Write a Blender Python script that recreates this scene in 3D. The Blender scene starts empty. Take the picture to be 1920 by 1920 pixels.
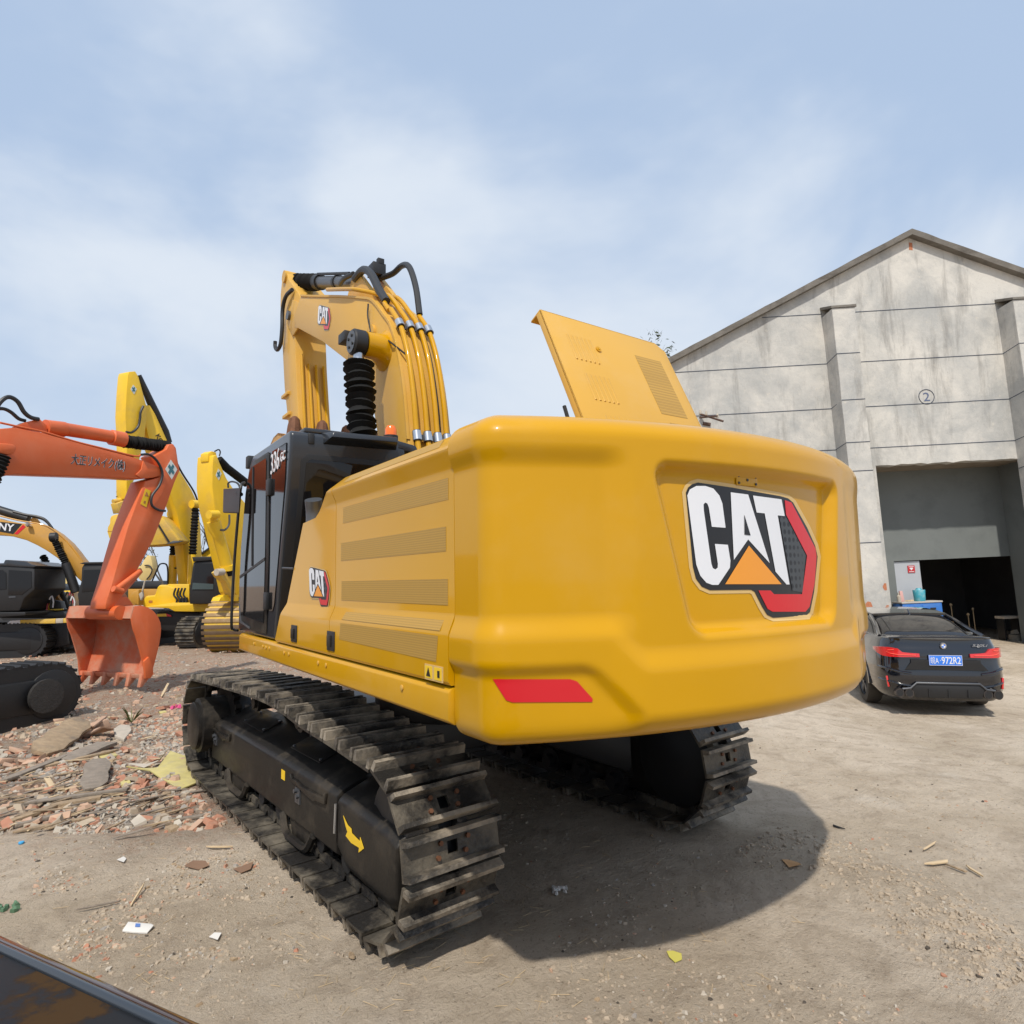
import bpy, bmesh, math, random
from mathutils import Vector, Matrix, noise
random.seed(7)
S = bpy.context.scene
rad = math.radians
# ------------------------------------------------------------------ camera
CP = Vector((-3.225, -5.365, 1.942)); YAW, PIT, ROL, FPX = .6755, .1045, .0174, 1204.
CF = Vector((math.sin(YAW)*math.cos(PIT), math.cos(YAW)*math.cos(PIT), math.sin(PIT)))
_R = Vector((math.cos(YAW), -math.sin(YAW), 0)); _U = _R.cross(CF)
CR = _R*math.cos(ROL) - _U*math.sin(ROL); CU = _U*math.cos(ROL) + _R*math.sin(ROL)
cd = bpy.data.cameras.new('camera'); cam = bpy.data.objects.new('camera', cd); S.collection.objects.link(cam)
m = Matrix((CR, CU, -CF)).transposed().to_4x4(); m.translation = CP; cam.matrix_world = m
cd.sensor_width = 36; cd.lens = 36*FPX/1920; cd.clip_start = .05; cd.clip_end = 2000
S.camera = cam
# ------------------------------------------------------------------ sun, sky, exposure
SUND = Vector((-.70, -.65, 1.33)).normalized()
W = bpy.data.worlds.new('World'); S.world = W; W.use_nodes = True
nt = W.node_tree; N = nt.nodes; L = nt.links; N.clear()
sky = N.new('ShaderNodeTexSky'); sky.sky_type = 'NISHITA'; sky.sun_disc = False
sky.sun_elevation = math.asin(SUND.z); sky.sun_rotation = math.atan2(SUND.x, SUND.y)
sky.air_density = 1.2; sky.dust_density = 2.5; sky.ozone_density = 1.5
tc = N.new('ShaderNodeTexCoord'); mp = N.new('ShaderNodeMapping'); mp.inputs['Scale'].default_value = (1, 1, 1.9); mp.inputs['Location'].default_value = (1.7, 2.4, .3)
no = N.new('ShaderNodeTexNoise'); no.inputs['Scale'].default_value = 1.15; no.inputs['Detail'].default_value = 6; no.inputs['Roughness'].default_value = .52; no.inputs['Distortion'].default_value = .2
rp = N.new('ShaderNodeValToRGB'); rp.color_ramp.elements[0].position = .42; rp.color_ramp.elements[1].position = .60; rp.color_ramp.interpolation = 'EASE'; rp.color_ramp.elements[0].color = (.05,.05,.05,1); rp.color_ramp.elements[1].color = (1,1,1,1)
mx = N.new('ShaderNodeMix'); mx.data_type = 'RGBA'; mx.inputs[7].default_value = (5.5, 6.05, 6.8, 1)
tint = N.new('ShaderNodeMix'); tint.data_type = 'RGBA'; tint.inputs[0].default_value = .8; tint.inputs[7].default_value = (3.7, 4.75, 6.4, 1)
bg = N.new('ShaderNodeBackground'); bg.inputs[1].default_value = .107; ow = N.new('ShaderNodeOutputWorld')
L.new(tc.outputs['Generated'], mp.inputs[0]); L.new(mp.outputs[0], no.inputs[0]); L.new(no.outputs[0], rp.inputs[0])
L.new(sky.outputs[0], tint.inputs[6]); L.new(tint.outputs[2], mx.inputs[6]); L.new(rp.outputs[0], mx.inputs[0]); 
sx_ = N.new('ShaderNodeSeparateXYZ'); L.new(tc.outputs['Generated'], sx_.inputs[0]); hz_ = N.new('ShaderNodeMapRange'); hz_.interpolation_type = 'SMOOTHSTEP'
for k_, v_ in ((1, -.02), (2, .42), (3, .62), (4, 0)): hz_.inputs[k_].default_value = v_
hm = N.new('ShaderNodeMix'); hm.data_type = 'RGBA'; hm.inputs[7].default_value = (5.3, 5.9, 6.7, 1); L.new(sx_.outputs['Z'], hz_.inputs[0]); L.new(hz_.outputs[0], hm.inputs[0]); L.new(mx.outputs[2], hm.inputs[6]); L.new(hm.outputs[2], bg.inputs[0]); L.new(bg.outputs[0], ow.inputs[0])
sl = bpy.data.lights.new('sun', 'SUN'); sl.energy = 3.0; sl.angle = rad(1.4); sl.color = (1, .94, .85)
so = bpy.data.objects.new('sun', sl); S.collection.objects.link(so); so.rotation_euler = SUND.to_track_quat('Z', 'Y').to_euler()
S.view_settings.view_transform = 'Standard'; S.view_settings.look = 'None'; S.view_settings.exposure = 0.32; S.view_settings.gamma = 1
COL = S.collection
# ------------------------------------------------------------------ picture helpers (a pixel of the photo becomes a ray; a real distance or plane makes the point)
def ray(px, py): return CF + CR*((px-960)/FPX) - CU*((py-960)/FPX)
def at(px, py, d): return CP + ray(px, py)*d
def hit(px, py, O, n):
    r = ray(px, py); return CP + r*((O-CP).dot(n)/r.dot(n))
HF = Vector((math.sin(YAW), math.cos(YAW), 0)); HR = Vector((math.cos(YAW), -math.sin(YAW), 0)); ZZ = Vector((0, 0, 1))
def away(phi): return (HF*math.cos(rad(phi)) - HR*math.sin(rad(phi)))   # unit vector pointing from the seen side to the far side
# ------------------------------------------------------------------ materials
MC = {}
def setc(nd, k, v): nd.inputs[k].default_value = v
def mat(name, col, rough=.5, metal=0, coat=0, var=.0, vs=3., bump=0, bs=40., dirt=None, dcol=(.3,.25,.19), ds=2.5, dth=(.5,.7), emis=None, spec=None, trans=0, coords='Object', bdist=.02):
    if name in MC: return MC[name]
    M = bpy.data.materials.new(name); M.use_nodes = True; n = M.node_tree.nodes; l = M.node_tree.links
    b = n['Principled BSDF']; setc(b, 'Base Color', (*col, 1)); setc(b, 'Roughness', rough); setc(b, 'Metallic', metal); setc(b, 'Coat Weight', coat); setc(b, 'Coat Roughness', .06)
    if spec is not None: setc(b, 'Specular IOR Level', spec)
    if trans: setc(b, 'Transmission Weight', trans)
    if emis: setc(b, 'Emission Color', (*emis, 1)); setc(b, 'Emission Strength', 1)
    t = n.new('ShaderNodeTexCoord')
    if coords == 'World': t = n.new('ShaderNodeNewGeometry'); coords = 'Position'
    src = None
    if var or dirt:
        a = n.new('ShaderNodeTexNoise'); setc(a, 'Scale', vs); setc(a, 'Detail', 6); l.new(t.outputs[coords], a.inputs[0])
        h = n.new('ShaderNodeMix'); h.data_type = 'RGBA'; h.inputs[6].default_value = (*[c*(1-var) for c in col], 1); h.inputs[7].default_value = (*[min(1, c*(1+var)) for c in col], 1)
        l.new(a.outputs[0], h.inputs[0]); src = h.outputs[2]
        if dirt:
            a2 = n.new('ShaderNodeTexNoise'); setc(a2, 'Scale', ds); setc(a2, 'Detail', 8); setc(a2, 'Roughness', .65); l.new(t.outputs[coords], a2.inputs[0])
            r2 = n.new('ShaderNodeMapRange'); setc(r2, 1, dth[0]); setc(r2, 2, dth[1]); setc(r2, 3, 0); setc(r2, 4, dirt); l.new(a2.outputs[0], r2.inputs[0])
            h2 = n.new('ShaderNodeMix'); h2.data_type = 'RGBA'; l.new(r2.outputs[0], h2.inputs[0]); l.new(src, h2.inputs[6]); h2.inputs[7].default_value = (*dcol, 1); src = h2.outputs[2]
            rr = n.new('ShaderNodeMapRange'); setc(rr, 1, 0); setc(rr, 2, 1); setc(rr, 3, rough); setc(rr, 4, .85); l.new(r2.outputs[0], rr.inputs[0]); l.new(rr.outputs[0], b.inputs['Roughness'])
        l.new(src, b.inputs['Base Color'])
    if bump:
        a3 = n.new('ShaderNodeTexNoise'); setc(a3, 'Scale', bs); setc(a3, 'Detail', 6); l.new(t.outputs[coords], a3.inputs[0])
        bp_ = n.new('ShaderNodeBump'); setc(bp_, 'Strength', bump); setc(bp_, 'Distance', bdist); l.new(a3.outputs[0], bp_.inputs['Height']); l.new(bp_.outputs[0], b.inputs['Normal'])
    MC[name] = M; return M
YEL = mat('machine yellow paint', (.56, .285, .0), .34, coat=.45, spec=.15, var=.07, vs=1.2, bump=.02, bs=7, dirt=.10, dcol=(.60,.42,.18), ds=1.6)
YEL2 = mat('boom yellow paint', (.60, .34, .055), .5, coat=.12, spec=.3, var=.06, vs=1.5, dirt=.2, dcol=(.6,.42,.22), ds=2)
LEM = mat('lemon yellow paint', (.80, .50, .015), .45, coat=.2, var=.06, dirt=.4, dcol=(.45,.3,.1), ds=1.8, dth=(.5,.75))
LEM2 = mat('worn lemon paint', (.72, .46, .05), .6, var=.1, dirt=.6, dcol=(.4,.28,.14), ds=3, dth=(.42,.62))
TAN = mat('amber paint', (.50, .25, .03), .5, coat=.2, var=.08, dirt=.3, dcol=(.3,.2,.1))
ORA = mat('orange paint', (.66, .125, .028), .5, coat=.15, var=.1, vs=2, dirt=.3, dcol=(.55,.25,.15), ds=2, dth=(.45,.8))
ORAD = mat('dusty orange paint', (.56, .125, .045), .7, var=.15, vs=3, dirt=.75, dcol=(.47,.29,.2), ds=2.2, dth=(.4,.62))
BLK = mat('black frame paint', (.015, .0135, .012), .42, coat=.06, spec=.25, var=.25, dirt=.8, dcol=(.085,.068,.048), ds=3, dth=(.5,.75), bump=.05, bs=60)
BLK2 = mat('satin black', (.014, .014, .015), .5, var=.2)
CABM = mat('cab dark grey paint', (.020, .023, .029), .32, coat=.4, var=.1)
RUB = mat('rubber bellows', (.008, .008, .008), .8, spec=.25, var=.2)
GLS = mat('tinted glass', (.008, .007, .007), .05, spec=.42)
STE = mat('worn track steel', (.06, .055, .049), .42, metal=.35, var=.35, vs=8, dirt=.85, dcol=(.40,.34,.26), ds=4, dth=(.42,.62), bump=.35, bs=45, coords='World')
STD = mat('track shoe plate', (.024, .022, .020), .38, metal=.2, var=.3, vs=8, dirt=.85, dcol=(.20,.17,.125), ds=3.2, dth=(.44,.66), bump=.3, bs=45, coords='World')
RUST = mat('rusty bolt', (.16, .07, .035), .7, metal=.3, var=.4, vs=20)
CHR = mat('bright clamp steel', (.55, .57, .6), .28, metal=.9)
GRY = mat('grey steel', (.10, .105, .115), .4, metal=.5)
HOSE = mat('hydraulic hose', (.02, .021, .023), .5)
WHT = mat('white vinyl', (.72, .73, .76), .35); INK = mat('black vinyl', (.012, .012, .014), .35); RED = mat('red vinyl', (.60, .012, .02), .3)
ORG = mat('orange vinyl', (.78, .30, .03), .4); CREAM = mat('cream vinyl', (.62, .42, .16), .45); BRN = mat('bronze vinyl', (.45, .19, .05), .45)
DECY = mat('decal yellow', (.85, .55, .02), .4); DIAM = mat('decal pale', (.7, .74, .7), .4); TEAL = mat('decal teal', (.05, .18, .22), .4)
AMB = mat('amber beacon', (.85, .16, .01), .15, coat=.5)
def mesh_mat(name, base, hole, sc, flat=0):
    if name in MC: return MC[name]
    M = bpy.data.materials.new(name); M.use_nodes = True; n = M.node_tree.nodes; l = M.node_tree.links; b = n['Principled BSDF']; setc(b, 'Roughness', .5)
    t = n.new('ShaderNodeTexCoord'); v = n.new('ShaderNodeTexVoronoi'); v.inputs['Scale'].default_value = sc; mpg = n.new('ShaderNodeMapping'); mpg.inputs['Scale'].default_value = (.001 if flat else 1, 1, 1); v.inputs['Randomness'].default_value = 0
    l.new(t.outputs['Object'], mpg.inputs[0]); l.new(mpg.outputs[0], v.inputs[0]); r = n.new('ShaderNodeMapRange'); setc(r, 1, .30); setc(r, 2, .42); l.new(v.outputs['Distance'], r.inputs[0])
    h = n.new('ShaderNodeMix'); h.data_type = 'RGBA'; h.inputs[6].default_value = (*hole, 1); h.inputs[7].default_value = (*base, 1); l.new(r.outputs[0], h.inputs[0]); l.new(h.outputs[2], b.inputs[0])
    MC[name] = M; return M
GRIL = mesh_mat('perforated grille', (.46, .27, .05), (.33, .19, .035), 90, 1)
HEXM = mesh_mat('dark honeycomb vinyl', (.05, .056, .063), (.012, .014, .018), 26)
# ------------------------------------------------------------------ mesh builder
class MB:
    def __init__(s): s.bm = bmesh.new(); s.mi = 0
    def face(s, vs):
        try:
            f = s.bm.faces.new(vs); f.material_index = s.mi; return f
        except ValueError: return None
    def prism(s, pts, off, holes=None):
        "pts: 3D outline, off: vector"
        a = [s.bm.verts.new(p) for p in pts]; b = [s.bm.verts.new(Vector(p)+off) for p in pts]
        s.face(a); s.face(b[::-1]); k = len(a)
        for i in range(k): s.face([a[i], b[i], b[(i+1) % k], a[(i+1) % k]])
        return s
    def box(s, c, d, M=None):
        x, y, z = [q/2 for q in d]; c = Vector(c); P = []
        for sx, sy, sz in ((-1,-1,-1),(1,-1,-1),(1,1,-1),(-1,1,-1),(-1,-1,1),(1,-1,1),(1,1,1),(-1,1,1)):
            v = Vector((sx*x, sy*y, sz*z)); P.append(s.bm.verts.new(c + (M @ v if M else v)))
        for f in ((0,3,2,1),(4,5,6,7),(0,1,5,4),(1,2,6,5),(2,3,7,6),(3,0,4,7)): s.face([P[i] for i in f])
        return s
    def loft(s, secs, close=True, caps=True):
        R = [[s.bm.verts.new(p) for p in q] for q in secs]; k = len(R[0])
        for a, b in zip(R, R[1:]):
            for i in range(k if close else k-1): s.face([a[i], a[(i+1) % k], b[(i+1) % k], b[i]])
        if caps and close: s.face(R[0][::-1]); s.face(R[-1])
        return s
    def tube(s, pts, r, n=10, caps=True):
        pts = [Vector(p) for p in pts]; secs = []; up = None
        for i, p in enumerate(pts):
            d = (pts[min(i+1, len(pts)-1)] - pts[max(i-1, 0)]).normalized()
            if up is None: up = d.orthogonal().normalized()
            up = (up - d*up.dot(d)).normalized(); sd = d.cross(up); rr = r[i] if isinstance(r, (list, tuple)) else r
            secs.append([p + (up*math.cos(t) + sd*math.sin(t))*rr for t in [2*math.pi*j/n for j in range(n)]])
        return s.loft(secs, True, caps)
    def cyl(s, a, b, r, r2=None, n=20): return s.tube([a, b], [r, r if r2 is None else r2], n)
    def build(s, name, m, parent=None, bevel=0, sharp=32, seg=2, smooth=True, rem=0):
        bm = s.bm
        if rem: bmesh.ops.remove_doubles(bm, verts=bm.verts, dist=rem)
        bmesh.ops.recalc_face_normals(bm, faces=bm.faces)
        if bevel:
            es = [e for e in bm.edges if len(e.link_faces) == 2 and e.calc_face_angle(0) > rad(25)]
            bmesh.ops.bevel(bm, geom=es, offset=bevel, segments=seg, affect='EDGES', profile=.5, clamp_overlap=True)
        if smooth:
            for f in bm.faces: f.smooth = True
            for e in bm.edges:
                if len(e.link_faces) == 2 and e.calc_face_angle(0) > rad(sharp): e.smooth = False
        me = bpy.data.meshes.new(name); bm.to_mesh(me); bm.free()
        for q in (m if isinstance(m, (list, tuple)) else [m]): me.materials.append(q)
        o = bpy.data.objects.new(name, me); COL.objects.link(o)
        if parent: o.parent = parent
        return o
def thing(name, label, cat, loc=(0,0,0), group=None, rz=0):
    o = bpy.data.objects.new(name, None); COL.objects.link(o); o.location = loc; o.rotation_euler[2] = rz; o['label'] = label; o['category'] = cat; o.empty_display_size = .2
    if group: o['group'] = group
    return o
def tag(o, label=None, cat=None, group=None, kind=None):
    if label: o['label'] = label
    if cat: o['category'] = cat
    if group: o['group'] = group
    if kind: o['kind'] = kind
    return o
def smst(x, a, b):
    t = min(1, max(0, (x-a)/(b-a))); return t*t*(3-2*t)
def bez(pts, n=8):
    "Catmull-Rom through the points"
    P = [Vector(p) for p in pts]; P = [P[0]*2-P[1]] + P + [P[-1]*2-P[-2]]; o = []
    for i in range(1, len(P)-2):
        for j in range(n):
            t = j/n; a, b, c, d = P[i-1:i+3]
            o.append(.5*((2*b) + (c-a)*t + (2*a-5*b+4*c-d)*t*t + (3*b-a-3*c+d)*t**3))
    o.append(P[-2]); return o
def text(name, s, O, X, Y, m, parent=None, shear=0, off=.004, bold=0, inv=None):
    "text fitted in the rectangle O, O+X, O+Y (world vectors)"
    cu = bpy.data.curves.new(name, 'FONT'); cu.body = s; cu.size = 1; cu.shear = shear; cu.offset = bold; cu.resolution_u = 3; cu.extrude = .004
    to = bpy.data.objects.new(name, cu); COL.objects.link(to); bpy.context.view_layer.update()
    me = bpy.data.meshes.new_from_object(to.evaluated_get(bpy.context.evaluated_depsgraph_get())); bpy.data.objects.remove(to)
    xs = [v.co.x for v in me.vertices]; ys = [v.co.y for v in me.vertices]; x0, x1, y0, y1 = min(xs), max(xs), min(ys), max(ys); n = X.cross(Y).normalized()
    for v in me.vertices: v.co = O + X*((v.co.x-x0)/(x1-x0)) + Y*((v.co.y-y0)/(y1-y0)) + n*(off + v.co.z*.5)
    me.materials.append(m); o = bpy.data.objects.new(name, me); COL.objects.link(o)
    if parent: o.parent = parent
    return o
def bellows(mb, a, b, r, n, seg=14, wob=0):
    a, b = Vector(a), Vector(b); P = []; R = []
    for i in range(2*n+1):
        P.append(a.lerp(b, i/(2*n)) + Vector((random.uniform(-wob, wob), random.uniform(-wob, wob), 0))); R.append(r*(1 if i % 2 else .70)*random.uniform(.96, 1.04))
    return mb.tube(P, R, seg)
PSI = -.0668
UPM = Matrix.Rotation(PSI, 4, 'Z'); UPI = UPM.inverted()
# emblem artwork: outlines on a 1920 grid covering photo pixels x 1240-1600, y 860-1220
EMB = dict(
 out=[(240,340),(262,290),(300,258),(360,240),(700,290),(1180,375),(1260,398),(1310,440),(1450,690),(1530,870),(1555,980),(1520,1330),(1480,1530),(1440,1570),(1110,1590),(1050,1560),(1000,1480),(925,1330),(890,1310),(480,1315),(400,1280),(340,1200),(310,1080)],
 c=[(250,370),(275,310),(340,275),(430,275),(510,300),(570,370),(600,450),(632,692),(495,682),(465,490),(450,450),(428,440),(412,460),(415,520),(490,1050),(505,1095),(530,1108),(553,1090),(555,1050),(525,853),(655,862),(680,1020),(675,1090),(560,1262),(500,1262),(440,1240),(380,1170),(340,1060)],
 a=[(683,338),(857,360),(1072,1045),(857,808),(715,1012),(700,700),(817,762),(878,768),(815,560),(816,762),(701,699)],
 t=[(905,370),(1190,408),(1222,575),(1152,568),(1270,1258),(1240,1258),(1130,1130),(1022,548),(942,540)],
 tri=[(865,870),(1190,1255),(628,1255)],
 red=[(1222,415),(1290,440),(1530,900),(1540,980),(1520,1250),(1470,1480),(1430,1530),(1100,1530),(1050,1500),(960,1318),(1080,1318),(1115,1355),(1395,1355),(1445,970),(1235,560)],
 hexa=[(1165,575),(1235,590),(1430,960),(1400,1340),(1300,1320)])
EMB['a'] = [(683,338),(857,360),(1072,1045),(857,808),(715,1012)]
EMB['hole'] = [(815,560),(878,768),(817,760)]
def grow(P, d):
    n = len(P); o = []; ar = sum(P[i][0]*P[(i+1)%n][1]-P[(i+1)%n][0]*P[i][1] for i in range(n)); s = 1 if ar > 0 else -1
    for i in range(n):
        a, b, c = P[i-1], P[i], P[(i+1) % n]; e1 = Vector((b[0]-a[0], b[1]-a[1])).normalized(); e2 = Vector((c[0]-b[0], c[1]-b[1])).normalized()
        n1 = Vector((e1.y, -e1.x))*s; n2 = Vector((e2.y, -e2.x))*s; q = (n1+n2).normalized(); k = min(1.6, 1/max(.4, q.dot(n1))); o.append((b[0]+q.x*d*k, b[1]+q.y*d*k))
    return o
EL = [('out_g', CREAM, 0), ('out', INK, 1), ('hexa', HEXM, 2), ('red', RED, 2), ('c', WHT, 2), ('a', WHT, 2), ('t', WHT, 2), ('hole', INK, 3), ('tri', ORG, 2)]
EMB['out_g'] = grow(EMB['out'], 36)
def emblem(f, parent, step=None, lift=.0016, name='emblem'):
    "f(x,y,h) maps artwork to 3D; one mesh with several vinyl colours"
    bm = bmesh.new(); ms = [CREAM, INK, HEXM, RED, WHT, ORG]
    for k, m_, lv in EL:
        P = EMB[k]; b2 = bmesh.new(); vs = [b2.verts.new((x, y, 0)) for x, y in P]; b2.faces.new(vs); b2.normal_update()
        bmesh.ops.triangulate(b2, faces=b2.faces[:])
        if step:
            for xx in range(100, 1900, step):
                for q in ((1, 0, 0), (0, 1, 0)): bmesh.ops.bisect_plane(b2, geom=b2.verts[:]+b2.edges[:]+b2.faces[:], plane_co=(xx, xx, 0), plane_no=q)
        mp_ = {v: bm.verts.new(f(v.co.x, v.co.y, lift*(lv+1))) for v in b2.verts}
        for fc in b2.faces:
            nf = bm.faces.new([mp_[v] for v in fc.verts]); nf.material_index = ms.index(m_)
        b2.free()
    me = bpy.data.meshes.new(name); bm.to_mesh(me); bm.free()
    for q in ms: me.materials.append(q)
    o = bpy.data.objects.new(name, me); COL.objects.link(o); o.parent = parent; return o
# ================================================================== MAIN EXCAVATOR
GZ = -.05
EX = thing('excavator', 'large golden yellow crawler excavator with open engine hood and emblem on its rounded counterweight', 'excavator')
# ---- crawler tracks (world = undercarriage frame)
def track_path():
    P = []
    for i in range(60): P.append((2.0 - 3.95*i/59, .032))                       # bottom run, front to rear
    for i in range(1, 24): a = -math.pi/2 - math.pi*i/24; P.append((-1.95 + .42*math.cos(a), .47 + .438*math.sin(a)))
    C_ = bez([(-1.95, .905, 0), (-1.43, .945, 0), (-1.0, .972, 0), (-.5, 1.022, 0), (0, 1.035, 0), (1.1, 1.0, 0), (2.02, .955, 0)], 9)
    P += [(p.x, p.y) for p in C_]
    for i in range(1, 24): a = math.pi/2 - math.pi*i/24; P.append((2.02 + .45*math.cos(a), .51 + .445*math.sin(a)))
    P.append((2.06, .066)); return P
TP = track_path()
def arc_table(P):
    L_ = [0]
    for a, b in zip(P, P[1:] + P[:1]): L_.append(L_[-1] + math.dist(a, b))
    return L_
TL_ = arc_table(TP)
def tpos(s):
    s %= TL_[-1]; import bisect
    i = bisect.bisect_right(TL_, s)-1; i = min(i, len(TP)-1); a, b = TP[i], TP[(i+1) % len(TP)]; t = (s-TL_[i])/max(1e-9, TL_[i+1]-TL_[i])
    return a[0]+(b[0]-a[0])*t, a[1]+(b[1]-a[1])*t
NS = 49; PITCH = TL_[-1]/NS
def shoe_mesh():
    mb = MB(); w = .60; h = PITCH/2
    # local: x across, y along path, z outward. plate with a centre hole
    hx, hy = .032, .032; n = 10; ring = [(hx*math.cos(2*math.pi*k/n), hy*math.sin(2*math.pi*k/n)) for k in range(n)]
    yl = h*.915
    mb.mi = 1
    prof = [(-yl, .012), (yl, .012), (yl, -.006), (-yl, -.006)]
    for x0, x1 in ((-w/2, -hx), (hx, w/2)):
        mb.prism([(x0, a, b) for a, b in prof], Vector((x1-x0, 0, 0)))
    mb.box((0, (yl*.9+hy)/2, .004), (2*hx, yl*.9-hy, .016)); mb.box((0, -(yl*.9+hy)/2, .004), (2*hx, yl*.9-hy, .016))
    mb.mi = 0
    for yy in (-yl*.84, yl*.80):   # two tapered grouser bars
        q = [(yy-.017, .012), (yy+.017, .012), (yy+.012, .066), (yy-.012, .066)]
        a = [Vector((-w/2, *p)) for p in q]; b = [Vector((w/2, *p)) for p in q]
        a[2].x += .005; a[3].x += .005; b[2].x -= .005; b[3].x -= .005
        mb.loft([a, b])
    mb.mi = 2
    for sx in (-1, 1):
        for sy in (-1, 1): mb.tube([(sx*.085+sy*.01, sy*.033, .012), (sx*.085+sy*.01, sy*.033, .028)], .0135, 6)
    mb.mi = 1
    for sx in (-1, 1): mb.box((sx*.09, 0, -.045), (.04, h*1.5, .06)); mb.cyl((sx*.12, h*.9, -.045), (sx*.06, h*.9, -.045), .034, n=8)
    o = mb.build('track_shoe', [STE, STD, RUST]); return o
SH0 = shoe_mesh()
def build_track(side):
    tr = MB()
    sx = side; xc = side*1.27
    fr = [(1.75, .18), (1.75, .56), (1.3, .59), (-1.2, .56), (-1.45, .55), (-1.5, .22), (-1.2, .18)]
    tr.prism([(xc-side*.13, y, z) for y, z in fr], Vector((side*.16, 0, 0)))
    T = tr.build('crawler_track', BLK, EX, bevel=.015)
    for i in range(NS):
        s = (i+.5)*PITCH; y, z = tpos(s); y2, z2 = tpos(s+.03); y1, z1 = tpos(s-.03); d = Vector((0, y2-y1, z2-z1)).normalized()
        o = SH0 if (i == 0 and side < 0) else SH0.copy()
        if o is not SH0: COL.objects.link(o)
        o.name = 'track_shoe'
        X = Vector((1, 0, 0)); Zo = Vector((0, -d.z, d.y)) ; # outward: path runs front->rear along bottom
        if Zo.dot(Vector((0, y, z-.46)) ) < 0: Zo = -Zo
        M_ = Matrix((X, Zo.cross(X), Zo)).transposed().to_4x4(); M_.translation = (xc, y, z); o.matrix_local = M_; o.parent = T
    # side covers (rounded boxes)
    xo = side*1.42; xi = side*1.16
    c = MB(); P0 = [(side*1.06, .60), (side*1.06, .71), (side*1.385, .585), (side*1.42, .555), (side*1.42, .20), (side*1.38, .17), (xi, .17)]
    f = 1.0
    def sec(y, dz=0, k=1): return [(x, y, z+dz if z > .4 else z) for x, z in P0]
    c.loft([sec(1.86, -.03), sec(1.5, 0), sec(-1.235, .0)]); c.build('side_cover', BLK, T, bevel=.012, seg=2)
    c = MB(); P0 = [(side*1.18, .55), (side*1.18, .655), (side*1.39, .575), (side*1.43, .54), (side*1.43, .17), (side*1.38, .10), (side*1.18, .10)]
    se = lambda y, a, b: [(x, y, (z if z > .4 else z+b)+(a if z > .4 else 0)) for x, z in P0]
    c.loft([se(-1.262, 0, .10), se(-1.40, 0, .02), se(-1.95, -.03, .0), se(-2.06, -.06, .04)]); c.build('idler_guard', BLK, T, bevel=.02, seg=3)
    for yc in (.95, -.35):
        a = MB(); f_ = lambda x: .71-(abs(x)-1.06)*.385+.003; a.prism([(side*x, yc+dy, f_(x)) for x, dy in ((1.12, -.3), (1.30, -.3), (1.30, .3), (1.12, .3))], Vector((0, 0, .007))); pl_ = a.build('cover_plate', BLK, T, bevel=.003)
        for x, dy in ((1.14, -.27), (1.28, -.27), (1.28, .27), (1.14, .27)): a = MB(); a.cyl((side*x, yc+dy, f_(x)+.006), (side*x, yc+dy, f_(x)+.018), .012, n=6); a.build('plate_bolt', GRY, pl_)
    # yellow direction arrow, sticker, handles
    if side < 0:
        a = MB(); xx = -1.4335
        pts = [(-1.36,.45),(-1.40,.405),(-1.385,.40),(-1.50,.385),(-1.62,.385),(-1.62,.415),(-1.70,.345),(-1.62,.30),(-1.62,.335),(-1.47,.34),(-1.41,.36),(-1.37,.40)]
        a.prism([(xx, y, z+.02) for y, z in [(-1.37,.455),(-1.41,.40),(-1.435,.375),(-1.41,.345),(-1.49,.325),(-1.60,.33),(-1.595,.30),(-1.665,.345),(-1.615,.395),(-1.61,.37),(-1.50,.385),(-1.49,.41),(-1.44,.415)]], Vector((-.002, 0, 0))); a.build('arrow_decal', DECY, T)
        a = MB(); a.box((-1.4225, -.24, .475), (.003, .075, .07)); a.build('warning_sticker', DECY, T)
        for yc in (-.76, 1.5):
            a = MB(); a.prism([(-1.421, yc+dy, z) for dy, z in ((.33,.53),(.30,.50),(.22,.505),(.1,.49),(-.28,.505),(-.31,.54),(-.33,.54),(-.32,.47),(-.16,.455),(-.12,.44),(.26,.475),(.33,.49))], Vector((-.02, 0, 0))); a.build('cover_bracket', BLK, T, bevel=.004)
            a = MB(); a.box((-1.424, yc+.2, .40), (.012, .09, .11)); a.cyl((-1.425, yc+.22, .43), (-1.45, yc+.22, .43), .016, n=8); a.cyl((-1.425, yc+.18, .40), (-1.45, yc+.18, .40), .016, n=8); a.build('latch_plate', GRY, T)
        a = MB(); a.tube([(-1.438, -1.262, .52), (-1.445, -1.262, .34)], .008, 6); a.build('latch_rod', CHR, T)
    a = MB(); a.tube(bez([(side*1.435, 1.87, .2), (side*1.435, 1.89, .53), (side*1.37, 1.89, .60), (side*1.08, 1.89, .73)]), .014, 8); a.build('edge_rod', BLK, T)
    # track and carrier rollers
    for k in range(8):
        y = 1.62 - k*.42; a = MB(); a.tube([(side*1.06, y, .17), (side*1.12, y, .17), (side*1.12, y, .17), (side*1.34, y, .17), (side*1.341, y, .17), (side*1.39, y, .17)], [.06, .06, .115, .115, .07, .07], 18)
        a.build('track_roller', BLK2, T)
    for y in (.83, -.27):
        a = MB(); a.tube([(side*1.12, y, .86), (side*1.28, y, .86), (side*1.28, y, .86), (side*1.31, y, .86), (side*1.31, y, .86), (side*1.335, y, .86)], [.07, .07, .082, .082, .05, .05], 18); a.build('carrier_roller', BLK, T)
    for yc in (.95, -.55):
        a = MB(); a.tube(bez([(side*1.42, yc+.30, .20), (side*1.43, yc+.2, .09), (side*1.43, yc, .075), (side*1.43, yc-.2, .09), (side*1.42, yc-.3, .2)]), .028, 6); a.prism([(side*1.40, yc+.22, .2), (side*1.40, yc+.15, .07), (side*1.40, yc-.15, .07), (side*1.40, yc-.22, .2)], Vector((-side*.03, 0, 0))); a.build('track_guide', BLK, T)
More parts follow.
